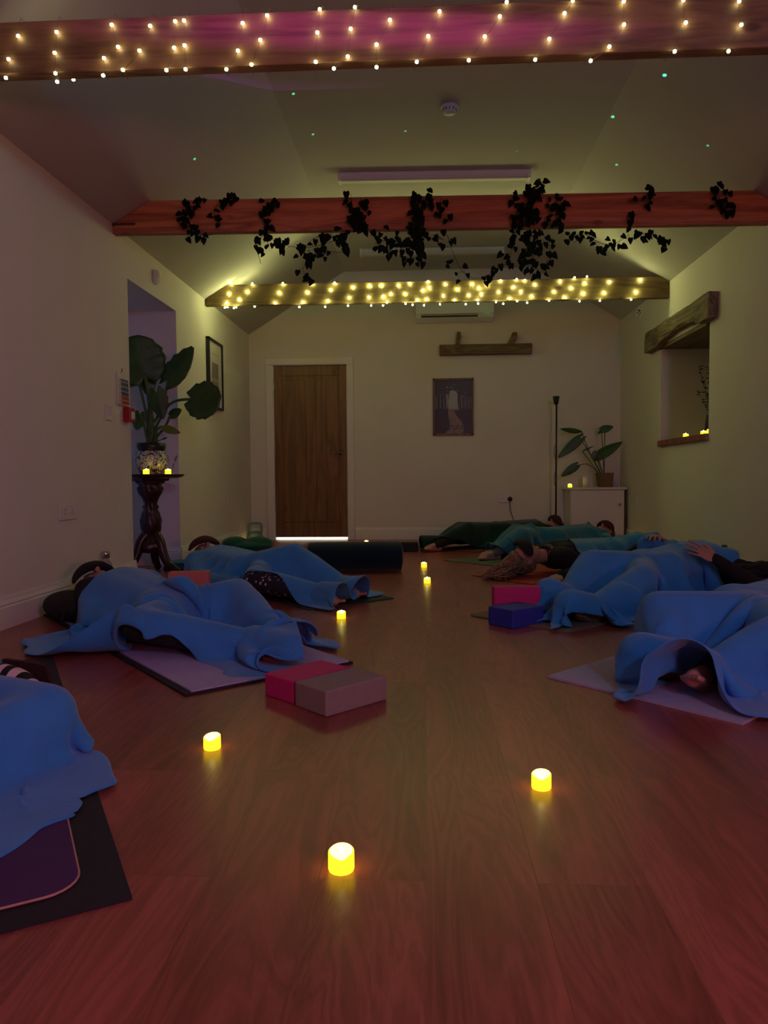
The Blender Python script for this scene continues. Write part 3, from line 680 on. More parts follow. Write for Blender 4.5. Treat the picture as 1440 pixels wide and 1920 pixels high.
# a tall houseplant: leaf blade with lobes
def blade(bm, base, tip, width, up, kind='heart', seg=14, wob=.0, cup=.12, droop=.0):
    """leaf from base (petiole joint) to tip; up = normal hint"""
    base = V(base); tip = V(tip); ax = tip-base; L = ax.length; ax.normalize(); up = V(up); up = (up-ax*up.dot(ax)).normalized(); sd = ax.cross(up)
    rows = []; across = 6
    for i in range(seg+1):
        t_ = i/seg
        if kind == 'heart': u = -.22 + 1.22*t_; wd = (max(0, math.sin(PI*min(1, (t_*.93+.05)))))**.62*(1-.35*t_)
        elif kind == 'round': u = -.30+1.3*t_; wd = max(0, math.sin(PI*(t_*.95+.03)))**.5
        else: u = -.05+1.05*t_; wd = math.sin(PI*(t_*.96+.02))**.8*(1-.3*t_)
        row = []
        for j in range(-across, across+1):
            s = j/across; e = wd*width*.5*s
            x = u*L
            if kind in ('heart', 'round') and t_ < .3: x += abs(s)*0; 
            notch = max(0, (.22-t_)/.22)*(1-abs(s))**1.2*L*.24 if kind != 'lance' else 0
            ripple = wob*abs(s)**3*math.sin(i*2.1+j*.0+(1 if j > 0 else 2))
            z = -cup*abs(e)**1.0 - droop*(u*L)**2 + ripple*L*.3
            row.append(bm.verts.new(base + ax*(x+notch) + sd*(e*(1+ripple)) + up*z))
        rows.append(row)
    for a, b_ in zip(rows, rows[1:]):
        for k in range(2*across): bm.faces.new((a[k], a[k+1], b_[k+1], b_[k]))
def solid(o, th=.0015):
    m = o.modifiers.new('s', 'SOLIDIFY'); m.thickness = th; m.offset = 0
PX, PY = 1.955, 8.16
t = thing('potted_plant', 'dark leafed plant in a tapered brown pot on the cupboard', 'potted plant', (PX, PY, CZ))
bm = B()
sq = [(.068, 0), (.078, .0), (.092, .155), (.082, .155), (.078, .13)]
rings = []
for r, z in [(.062, 0), (.085, .155), (.077, .155), (.072, .12)]:
    rings.append([bm.verts.new((sx*r, sy*r, z)) for sx, sy in ((-1, -1), (1, -1), (1, 1), (-1, 1))])
for a, b_ in zip(rings, rings[1:]):
    for k in range(4): bm.faces.new((a[k], a[(k+1) % 4], b_[(k+1) % 4], b_[k]))
bm.faces.new(rings[0][::-1]); bmesh.ops.bevel(bm, geom=[e for e in bm.edges if abs(e.verts[0].co.z-e.verts[1].co.z) > .1], offset=.01, segments=2, affect='EDGES')
obj('pot', bm, M_terra, t); obj('soil', bx(-.07, .07, -.07, .07, .10, .122), M_soil, t)
def plantleaf(t, b_, tip, w, root, kind='heart', up=(0, -1, .2), Yb=PY, m=M_leaf, dy=0, r=.0045, cup=.12, droop=0, wob=.0, off=None, dyt=None):
    o = t.location
    P0 = onY(b_[0], b_[1], Yb+dy)-o; P1 = onY(tip[0], tip[1], Yb+(dy if dyt is None else dyt))-o
    bm = B(); blade(bm, P0, P1, w, up, kind, cup=cup, droop=droop, wob=wob); lf = obj('leaf', bm, m, t, True); solid(lf)
    bs = B(); R0 = V(root); mid = (R0+P0)/2 + V((0, 0, .05)) if off is None else (R0+P0)/2+V(off)
    tube(bs, catmull([R0, mid, P0], 8), [r]*17, 8); obj('stem', bs, M_stem, t, True)
S0 = (-.0, 0, .115)
plantleaf(t, (1090, 809), (1050, 804), .10, (-.03, 0, .115), up=(.1, -.75, .7), kind='lance', dy=-.05, off=(-.03, -.02, .03))
plantleaf(t, (1088, 822), (1047, 858), .13, (-.02, -.02, .115), up=(.3, -1, .4), dy=-.09, off=(-.02, -.03, .03))
plantleaf(t, (1081, 873), (1053, 893), .11, (-.04, -.01, .115), up=(.2, -1, .2), dy=-.04, off=(0, 0, .07))
plantleaf(t, (1092, 846), (1114, 836), .022, (-.03, .02, .115), kind='lance', dy=.02, off=(0, 0, .0))
plantleaf(t, (1120, 856), (1166, 829), .15, (.01, 0, .115), up=(-.2, -1, .5), dy=-.03, off=(-.02, 0, .0))
plantleaf(t, (1128, 806), (1150, 800), .10, (.0, .02, .115), up=(-.3, -1, .1), dy=.0, off=(.0, 0, .0))
plantleaf(t, (1134, 805), (1121, 813), .05, (.0, .02, .115), up=(-.3, -1, .1), dy=.01, off=(.0, 0, .0))
plantleaf(t, (1118, 848), (1112, 862), .09, (-.01, -.02, .115), up=(0, -1, .1), dy=-.06, off=(0, 0, 0))
t = thing('pillar_candle', 'unlit white pillar candle left of the cupboard plant', 'candle', (1.755, 8.15, CZ)); bm = B(); lathe(bm, [(0, 0), (.037, 0), (.037, .118), (.03, .12), (.02, .112), (0, .112)], 24); obj('wax', bm, M_wax, t, True)
bm = B(); tube(bm, [(0, 0, .11), (.002, 0, .122)], .001, 5); obj('wick', bm, M_black, t)
t = thing('pillar_candle', 'unlit white pillar candle right of the cupboard plant against the wall', 'candle', (2.09, 8.25, CZ)); bm = B(); lathe(bm, [(0, 0), (.033, 0), (.033, .09), (.027, .092), (.018, .086), (0, .086)], 24); obj('wax', bm, M_wax, t, True)
bm = B(); tube(bm, [(0, 0, .084), (.002, 0, .098)], .001, 5); obj('wick', bm, M_black, t)
# ------------------------------------------------------------------ LED candles
def make_candle():
    t = thing('led_candle', '', 'candle')
    n = 32; R_ = .0220; h0 = .033
    top = lambda a, k=1: h0 + .0035*math.sin(a+.6)*k - (.004*math.exp(-((a-4.4)/.45)**2) if k == 1 else .004)
    bm = B(); rings = []
    for r, z in ((R_*.94, 0), (R_, .003), (R_, .018)): rings.append([bm.verts.new((r*math.cos(k*2*PI/n), r*math.sin(k*2*PI/n), z)) for k in range(n)])
    rings.append([bm.verts.new((R_*math.cos(k*2*PI/n), R_*math.sin(k*2*PI/n), top(k*2*PI/n)-.002)) for k in range(n)])
    rings.append([bm.verts.new((R_*.9*math.cos(k*2*PI/n), R_*.9*math.sin(k*2*PI/n), top(k*2*PI/n))) for k in range(n)])
    for a, b_ in zip(rings, rings[1:]):
        for k in range(n): bm.faces.new((a[k], a[(k+1) % n], b_[(k+1) % n], b_[k]))
    bm.faces.new(rings[0][::-1]); obj('wax_body', bm, M_candle, t, True)
    bm = B(); r1 = [bm.verts.new((R_*.9*math.cos(k*2*PI/n), R_*.9*math.sin(k*2*PI/n), top(k*2*PI/n))) for k in range(n)]
    r2 = [bm.verts.new((R_*.6*math.cos(k*2*PI/n), R_*.6*math.sin(k*2*PI/n), h0-.008)) for k in range(n)]; c = bm.verts.new((0, 0, h0-.010))
    for k in range(n): bm.faces.new((r1[k], r1[(k+1) % n], r2[(k+1) % n], r2[k])); bm.faces.new((r2[k], r2[(k+1) % n], c))
    obj('wax_top', bm, M_ctop, t, True)
    bm = B(); lathe(bm, [(0, h0-.011), (.003, h0-.006), (.0035, h0), (.001, h0+.007), (0, h0+.009)], 10, cap=False); obj('flame', bm, M_flame, t, True)
    return t
cproto = make_candle(); first = [True]
def candle(loc, label, rz=0, s=1.0, group='lit LED candles'):
    if first[0]: o = cproto; first[0] = False
    else:
        o = cproto.copy(); C.objects.link(o)
        for ch in cproto.children: c = ch.copy(); C.objects.link(c); c.parent = o
    o.location = loc; o.rotation_euler = (0, 0, rz); o.scale = (s, s, s); o['label'] = label; o['group'] = group
def cf(px, py, label, rz=0, s=1.0): p = onZ(px, py-2, 0); candle((p.x, p.y+.0, 0), label, rz, s)
cf(640, 1632, 'glowing yellow candle on the floor nearest the camera', .5, 1.06)
cf(1015, 1479, 'glowing yellow candle on the floor in front of the right grey mat', .2)
cf(398, 1405, 'glowing yellow candle on the floor left of the foam blocks', .3)
cf(640, 1161, 'glowing candle on the floor at the foot of the dark green mat', .6)
cf(801, 1095, 'nearer of two small candles in the middle of the aisle', .2)
cf(795, 1065, 'farther of two small candles in the middle of the aisle', .9)
cf(687, 1022, 'candle near the door, peeking over the dark bolster', .9)
candle((2.02, 7.62, 0), 'candle glowing on the floor by the right wall skirting', .2)
candle((-1.90, 7.95, 0), 'candle glowing on the floor by the left wall beside the green cushion', .2)
candle((1.575, 8.12, CZ), 'lit candle on the left corner of the white cupboard', .9)
candle((XR+.05, onX(1286, 815, XR+.05).y, WZ0+.006), 'lit candle alone on the brick sill, farther left', .9)
candle((XR+.06, onX(1319, 812, XR+.06).y, WZ0+.006), 'lit candle on the brick sill beside the vase, left of a pair', .2)
candle((XR+.035, onX(1331, 810, XR+.035).y, WZ0+.006), 'lit candle on the brick sill at its right end', .5)
# vase with leafy sprigs on the sill
t = thing('sprig_vase', 'dark slim vase of leafy sprigs on the brick sill', 'vase', (XR+.16, onX(1330, 790, XR+.16).y, WZ0+.006))
bm = B(); lathe(bm, [(0, 0), (.03, 0), (.036, .05), (.032, .12), (.022, .17), (.026, .19), (.02, .188), (.018, .15), (0, .15)], 24); obj('vase', bm, mat('dark_glass', (.03, .02, .015), .15, .1, 5), t, True)
bs = B(); bl = B()
for k, (dx, dy, dz) in enumerate(((-.03, .04, .33), (-.05, .12, .24), (-.02, -.02, .42), (.03, .06, .36), (-.06, .08, .44))):
    c = catmull([(0, 0, .14), (dx*.4, dy*.4, .14+dz*.5), (dx, dy, .14+dz)], 6); tube(bs, c, .0016, 5)
    for q in c[4:]:
        a = random.random()*6; e = q + V((math.cos(a), math.sin(a), .3))*.035; blade(bl, q, e, .026, (0, -.5, 1), 'lance', 6)
obj('sprig', bs, M_vine, t); obj('leaves', bl, M_ivy, t)
# ------------------------------------------------------------------ recess table, jar and big plant
TX, TY, TZ = -2.045, 5.38, .742
t = thing('pedestal_table', 'dark carved mahogany pedestal table in the left wall recess', 'table', (TX, TY, 0))
bm = B(); lathe(bm, [(0, TZ-.03), (.20, TZ-.03), (.235, TZ-.02), (.25, TZ-.008), (.248, TZ), (0, TZ)], 48); obj('tabletop', bm, M_mahog, t, True)
bm = B(); lathe(bm, [(0, TZ-.05), (.14, TZ-.05), (.15, TZ-.031), (0, TZ-.031)], 8); obj('tabletop_block', bm, M_mahog, t)
bm = B(); pr = [(r_*1.22, z_) for r_, z_ in ((.06, .16), (.075, .20), (.065, .235), (.04, .26), (.05, .30), (.062, .34), (.062, .40), (.05, .45), (.038, .48), (.046, .50), (.036, .52), (.048, .56), (.07, .60), (.075, .64), (.06, .66), (.08, .68), (.08, .695))]
n = 32; rings = []
for r, z in [(0, .16)]+pr+[(0, .695)]:
    rings.append([bm.verts.new(((r*(1+.10*math.sin(6*(a*2*PI/n)+z*26)))*math.cos(a*2*PI/n), (r*(1+.10*math.sin(6*(a*2*PI/n)+z*26)))*math.sin(a*2*PI/n), z)) for a in range(n)])
for a, b_ in zip(rings, rings[1:]):
    for k in range(n): bm.faces.new((a[k], a[(k+1) % n], b_[(k+1) % n], b_[k]))
obj('pedestal', bm, M_mahog, t, True)
for k, a in enumerate((-.35, -.35+2*PI/3, -.35+4*PI/3)):
    bm = B(); c = catmull([(.03, 0, .30), (.08, 0, .24), (.11, 0, .15), (.15, 0, .08), (.20, 0, .055), (.235, 0, .03)], 6)
    rr = [.04*(1-i/len(c)*.45) for i in range(len(c))]; tube(bm, c, rr, 12); bm.transform(Matrix.Rotation(a, 4, 'Z')); obj('leg', bm, M_mahog, t, True)
    bm = B(); bmesh.ops.create_uvsphere(bm, u_segments=14, v_segments=10, radius=.028); bm.transform(Matrix.Rotation(a, 4, 'Z') @ Matrix.Translation((.235, 0, .028))); obj('scroll_foot', bm, M_mahog, t.children[-1], True)
def jar_mat():
    m = mat('blue_white_porcelain', (.55, .53, .46), .18, 0, 5); N = m.node_tree.nodes; L = m.node_tree.links
    tc = N.new('ShaderNodeTexCoord'); n1 = N.new('ShaderNodeTexNoise'); n1.inputs['Scale'].default_value = 27; n1.inputs['Detail'].default_value = 7; n1.inputs['Distortion'].default_value = 2.2
    L.new(tc.outputs['Object'], n1.inputs['Vector'])
    cr = N.new('ShaderNodeValToRGB'); cr.color_ramp.elements[0].color = (.55, .53, .45, 1); cr.color_ramp.elements[0].position = .5; cr.color_ramp.elements[1].color = (.015, .02, .08, 1); cr.color_ramp.elements[1].position = .57
    L.new(n1.outputs['Fac'], cr.inputs[0]); L.new(cr.outputs[0], N['Principled BSDF'].inputs['Base Color'])
    return m
JX = onY(284, 850, 5.40).x
t = thing('potted_plant', 'huge elephant ear plant in a blue and white jar', 'potted plant', (JX, 5.40, TZ))
bm = B(); lathe(bm, [(0, 0), (.075, 0), (.085, .01), (.118, .07), (.125, .115), (.112, .16), (.088, .178), (.094, .192), (.084, .195), (.08, .175), (0, .17)], 40); obj('jar', bm, jar_mat(), t, True)
bm = B(); lathe(bm, [(0, .165), (.092, .165), (.104, .20), (.104, .232), (.096, .232), (.09, .215), (0, .215)], 32); obj('inner_pot', bm, M_black, t, True)
bm = B(); lathe(bm, [(0, .214), (.092, .214), (.06, .225), (0, .23)], 20); obj('soil', bm, M_soil, t, True)
bm = B(); tube(bm, catmull([(0, 0, .2), (.01, 0, .3), (-.005, 0, .42), (.0, 0, .5)], 6), [.05, .048, .046, .044, .043, .042, .04, .04, .038, .036, .034, .032, .03, .028, .026, .024, .022, .02, .018], 10); obj('trunk', bm, M_stem, t, True)
G = dict(Yb=5.40, r=.010)
R0 = (.0, -.0, .38)
plantleaf(t, (270, 700), (248, 630), .37, R0, 'round', (.2, -1, .3), dy=-.04, off=(.01, 0, .0), wob=.05, **G)
plantleaf(t, (252, 690), (240, 726), .22, (-.02, 0, .38), 'heart', (.25, -1, .3), dy=-.0, dyt=-.05, off=(.0, 0, .03), wob=.05, **G)
plantleaf(t, (315, 712), (361, 650), .24, (.01, 0, .36), 'heart', (-.2, -1, .2), dy=.0, off=(.02, 0, -.02), wob=.06, **G)
plantleaf(t, (362, 748), (413, 752), .29, (.02, -.02, .30), 'round', (.1, -1, .2), dy=-.08, dyt=-.12, off=(-.02, 0, .09), wob=.06, **G)
plantleaf(t, (293, 735), (305, 785), .17, (.01, -.03, .30), 'heart', (.1, -1, .1), dy=-.06, off=(-.02, 0, .02), wob=.04, **G)
plantleaf(t, (320, 778), (340, 768), .10, (.02, -.02, .25), 'heart', (-.2, -1, .3), dy=-.02, off=(.02, 0, -.0), wob=.04, **G)
plantleaf(t, (262, 776), (256, 806), .13, (-.02, -.02, .24), 'heart', (.1, -1, .3), dy=-.05, off=(-.0, 0, .04), wob=.04, **G)
plantleaf(t, (302, 800), (338, 812), .075, (.02, -.04, .23), 'lance', (.1, -1, .5), dy=-.10, off=(-.0, 0, .03), wob=.03, m=M_leafy, **G)
plantleaf(t, (272, 690), (282, 745), .16, R0, 'heart', (.3, -1, .1), dy=.04, off=(-.0, 0, .0), wob=.04, **G)
plantleaf(t, (303, 824), (314, 820), .02, (.03, -.03, .23), 'lance', (.1, -1, .5), dy=-.06, off=(0, 0, 0), m=M_leaf, **dict(Yb=5.40, r=.004))
candle((onY(274, 880, 5.2).x, 5.20, TZ), 'lit candle in front of the blue and white jar', .4)
candle((onY(315, 880, 5.31).x, 5.31, TZ), 'lit candle right of the blue and white jar on the table', .7)
t = thing('dried_grass_sprig', 'dried grass sprig leaning behind the table candles', 'dried flower', (onY(322, 880, 5.44).x, 5.44, TZ))
bm = B(); c = catmull([(0, 0, 0.004), (.01, 0, .06), (.03, 0, .11), (.04, .0, .135)], 6); tube(bm, c, .0015, 5); obj('stem', bm, M_dry, t)
bm = B(); tube(bm, [(.022, 0, .09), (.031, 0, .112), (.037, 0, .128), (.042, .0, .145)], [.002, .008, .007, .001], 8); tube(bm, [(.008, 0, .045), (.014, 0, .07), (.02, 0, .085)], [.002, .006, .001], 8); obj('seed_head', bm, M_dry, t, True)

# ==================================================================== people
def capsule(bm, a, b, ra, rb, n=14):
    a = V(a); b = V(b)
    tb = B(); r = bmesh.ops.create_icosphere(tb, subdivisions=2, radius=1)
    P = [v.co.copy() for v in tb.verts]; tb.free()
    hb = B()
    for p in P: hb.verts.new(a+p*ra)
    if (b-a).length > 1e-4:
        for p in P: hb.verts.new(b+p*rb)
    res = bmesh.ops.convex_hull(hb, input=hb.verts)
    bmesh.ops.delete(hb, geom=[v for v in hb.verts if not v.link_faces], context='VERTS')
    me = bpy.data.meshes.new('tmp'); hb.to_mesh(me); hb.free(); bm.from_mesh(me); bpy.data.meshes.remove(me)
def ellip(bm, c, ax, rad):
    """ax three unit vectors, rad three radii"""
    n0 = len(bm.verts); bmesh.ops.create_icosphere(bm, subdivisions=3, radius=1); bm.verts.ensure_lookup_table()
    for v in bm.verts[n0:]:
        p = v.co.copy(); v.co = V(c) + ax[0]*(p.x*rad[0]) + ax[1]*(p.y*rad[1]) + ax[2]*(p.z*rad[2])
def voxel(name, bm, vs, m, parent, smooth=3, disp=None):
    me = bpy.data.meshes.new(name); bmesh.ops.recalc_face_normals(bm, faces=bm.faces); bm.to_mesh(me); bm.free()
    o = bpy.data.objects.new(name, me); C.objects.link(o)
    r = o.modifiers.new('r', 'REMESH'); r.mode = 'VOXEL'; r.voxel_size = vs; r.adaptivity = 0
    s = o.modifiers.new('sm', 'SMOOTH'); s.factor = .5; s.iterations = smooth
    dg = bpy.context.evaluated_depsgraph_get(); ev = o.evaluated_get(dg)
    me2 = bpy.data.meshes.new_from_object(ev); o.modifiers.clear(); o.data = me2; bpy.data.meshes.remove(me); me2.name = name
    me2.materials.clear(); me2.materials.append(m); me2.polygons.foreach_set('use_smooth', [True]*len(me2.polygons))
    if parent: o.parent = parent; o.location = -parent.location if parent.parent is None else (0, 0, 0)
    return o
def hand_pieces(bm, w, d, n, side, curl=.35, s=1.0):
    """w wrist, d direction to the fingers, n back of hand normal, side = +1/-1 where the thumb is"""
    d = V(d).normalized(); n = V(n); n = (n-d*n.dot(d)).normalized(); sd = d.cross(n)*side; w = V(w)
    ellip(bm, w+d*.048*s, (d, sd, n), (.055*s, .040*s, .015*s))
    ellip(bm, w+d*.03*s+sd*.02*s-n*.006, (d, sd, n), (.036*s, .02*s, .014*s))
    capsule(bm, w-d*.03, w+d*.015*s, .024*s, .022*s)
    for k, (o_, L_) in enumerate(((.032, .92), (.0105, 1.03), (-.0105, .96), (-.030, .76))):
        p = w + d*(.085 if k != 3 else .078)*s + sd*o_*s; ang = curl*.5; dd = (d + sd*(o_*4.5)).normalized(); r_ = (.0080 if k < 3 else .0070)*s
        for seg, l in enumerate((.042, .026, .021)):
            q = Quaternion(dd.cross(n).normalized(), -ang); v = q @ dd; e = p + v*l*L_*s
            capsule(bm, p, e, r_, r_*.9); p = e; r_ *= .9; ang += curl
    p = w + d*.02*s + sd*.028*s; v = (d*.75+sd*.75-n*.25).normalized(); e = p+v*.04*s; capsule(bm, p, e, .013*s, .0105*s); v2 = (d+sd*.25-n*.2).normalized(); capsule(bm, e, e+v2*.03*s, .0103*s, .0085*s)
def head_pieces(bm, c, U, Fw):
    U = V(U).normalized(); Fw = V(Fw); Fw = (Fw-U*Fw.dot(U)).normalized(); S = U.cross(Fw); c = V(c); A = (S, Fw, U)
    ellip(bm, c+U*.025-Fw*.012, A, (.074, .094, .090)); ellip(bm, c-U*.045+Fw*.022, A, (.056, .060, .066))
    ellip(bm, c-U*.088+Fw*.062, A, (.022, .018, .018))
    ellip(bm, c+U*.042+Fw*.066, A, (.052, .020, .018))
    capsule(bm, c+U*.022+Fw*.082, c-U*.018+Fw*.108, .008, .013); ellip(bm, c-U*.021+Fw*.096, A, (.017, .012, .010))
    ellip(bm, c-U*.050+Fw*.078, A, (.023, .014, .007)); ellip(bm, c-U*.061+Fw*.076, A, (.020, .013, .007))
    for s in (-1, 1):
        ellip(bm, c+U*.018+Fw*.066+S*s*.031, A, (.015, .014, .010)); ellip(bm, c-U*.018+Fw*.055+S*s*.040, A, (.020, .022, .022))
        ellip(bm, c+U*.002-Fw*.006+S*s*.076, A, (.008, .018, .030))
def foot_pieces(bm, ank, toe, upv, s=1.0):
    ank = V(ank); toe = V(toe); d = (toe-ank); L_ = d.length; d.normalize(); u = V(upv); u = (u-d*u.dot(d)).normalized(); sd = d.cross(u)
    heel = ank - d*.035 - u*.03
    capsule(bm, heel, ank, .031, .036); capsule(bm, heel+d*.02, ank+d*(L_*.62)-u*.035, .028, .026); capsule(bm, ank, ank+d*(L_*.62)-u*.028, .034, .024)
    for k in range(5):
        b0 = ank+d*(L_*.66-abs(k)*.006)-u*.034+sd*((k-2)*.0165); capsule(bm, ank+d*L_*.5-u*.034+sd*((k-2)*.013), b0, .017, .012); capsule(bm, b0, b0+d*(.04-.005*k), .012-.0009*k, .0105-.0009*k)
def bones(J):
    """list of (a,b,ra,rb,region)"""
    g = {k: V(v) for k, v in J.items()}
    ax = (g['chest']-g['pelvis']).normalized(); sd = ax.cross(V((0, 0, 1))).normalized(); up = sd.cross(ax).normalized()
    if up.z < 0: up = -up
    sh = g['chest']+ax*.13; hp = g['pelvis']
    g.update(ax=ax, sd=sd, up=up, neck=g['chest']+ax*.19)
    for n_, s in (('R', 1), ('L', -1)):
        g['sh'+n_] = sh+sd*s*.155; g['hip'+n_] = hp+sd*s*.085
    b = []
    b += [(g['chest']+ax*.09, hp+ax*.05, .098, .095, 'top'), (g['chest']+sd*.07+ax*.08, hp+sd*.06+ax*.06, .085, .082, 'top'), (g['chest']-sd*.07+ax*.08, hp-sd*.06+ax*.06, .085, .082, 'top')]
    b += [(hp-sd*.08, hp+sd*.08, .092, .092, 'leg')]
    b += [(g['shL'], g['shR'], .062, .062, 'top'), (g['neck']-ax*.04, g['head']-(g['head']-g['neck'])*.25, .052, .05, 'skin')]
    for n_ in 'LR':
        b += [(g['sh'+n_], g['elb'+n_], .05, .040, 'top'), (g['elb'+n_], g['wri'+n_], .040, .026, 'top')]
        b += [(g['hip'+n_], g['kne'+n_], .082, .056, 'leg'), (g['kne'+n_], g['kne'+n_].lerp(g['ank'+n_], .35), .054, .056, 'leg'), (g['kne'+n_].lerp(g['ank'+n_], .35), g['ank'+n_], .056, .036, 'leg')]
    return b, g
def person(label, J, skin=M_skin, top=M_blktop, leg=M_blktop, hair=M_hairb, vs=.0065, hands=(), facedir=(0, 0, 1), feet=True, hairfn=None):
    b, g = bones(J)
    o = V((g['pelvis'].x, g['pelvis'].y, 0)); t = thing('person', label, 'person', o)
    bm = B()
    for a, c, ra, rb, r in b: capsule(bm, a, c, ra, rb)
    U = (g['head']-g['neck']).normalized(); head_pieces(bm, g['head'], U, facedir)
    for n_ in 'LR':
        cfg = dict(hands).get(n_)
        w = g['wri'+n_]; d = (w-g['elb'+n_]).normalized()
        if cfg: hand_pieces(bm, w, cfg[0], cfg[1], cfg[2], cfg[3])
        else: hand_pieces(bm, w, d, (0, 0, -1), 1 if n_ == 'L' else -1, .3)
        tv = g.get('toe'+n_)
        foot_pieces(bm, g['ank'+n_], tv, g.get('fup', V((0, 0, 1))))
    voxel('body', bm, vs, skin, t)
    bm = B()
    for a, c, ra, rb, r in b:
        if r == 'top': capsule(bm, a, c if (c-g['wriL']).length > .001 and (c-g['wriR']).length > .001 else c, ra+.009, rb+.007)
    voxel('top', bm, .011, top, t)
    bm = B()
    for a, c, ra, rb, r in b:
        if r == 'leg': capsule(bm, a, c, ra+.009, rb+.006)
    voxel('leggings', bm, .011, leg, t)
    # hair: cap over the skull
    Fw = V(facedir); Fw = (Fw-U*Fw.dot(U)).normalized(); S = U.cross(Fw); c = g['head']
    bm = B(); ellip(bm, c+U*.035-Fw*.026, (S, Fw, U), (.082, .094, .094)); ellip(bm, c+U*.0-Fw*.05, (S, Fw, U), (.078, .06, .085)); ellip(bm, c+U*.085+Fw*.01, (S, Fw, U), (.06, .06, .045))
    voxel('hair', bm, .008, hair, t)
    return t, b, g, (U, Fw, S)
def eye_pillow(head, fr, label, m, L_=.23, wd=.095, name='eye_pillow', lift=.07, roll=0):
    U, Fw, S = fr; t = thing(name, label, 'eye pillow', head + Fw*.1)
    bm = B(); n = 22; k_ = 10; R_ = .088+lift
    rings = []
    for i in range(n+1):
        u = i/n*2-1; th = u*(L_/2)/R_; w_ = wd*.5*(1-abs(u)**5*.6)*(.85+.15*math.cos(u*3)); hh_ = .022*(1-u*u)+.004
        rad = 1.0 + .0
        c = S*(math.sin(th)*R_*.98) + Fw*(math.cos(th)*R_ + .094 - R_) + U*(.022+roll*u) - Fw*.1
        nr = (S*math.sin(th)+Fw*math.cos(th)).normalized()
        rings.append([bm.verts.new(c + U*(w_*math.cos(a*2*PI/k_)) + nr*(hh_*math.sin(a*2*PI/k_)+hh_)) for a in range(k_)])
    for a, b_ in zip(rings, rings[1:]):
        for k in range(k_): bm.faces.new((a[k], a[(k+1) % k_], b_[(k+1) % k_], b_[k]))
    bm.faces.new(rings[0][::-1]); bm.faces.new(rings[-1]); obj('pad', bm, m, t, True)
    return t
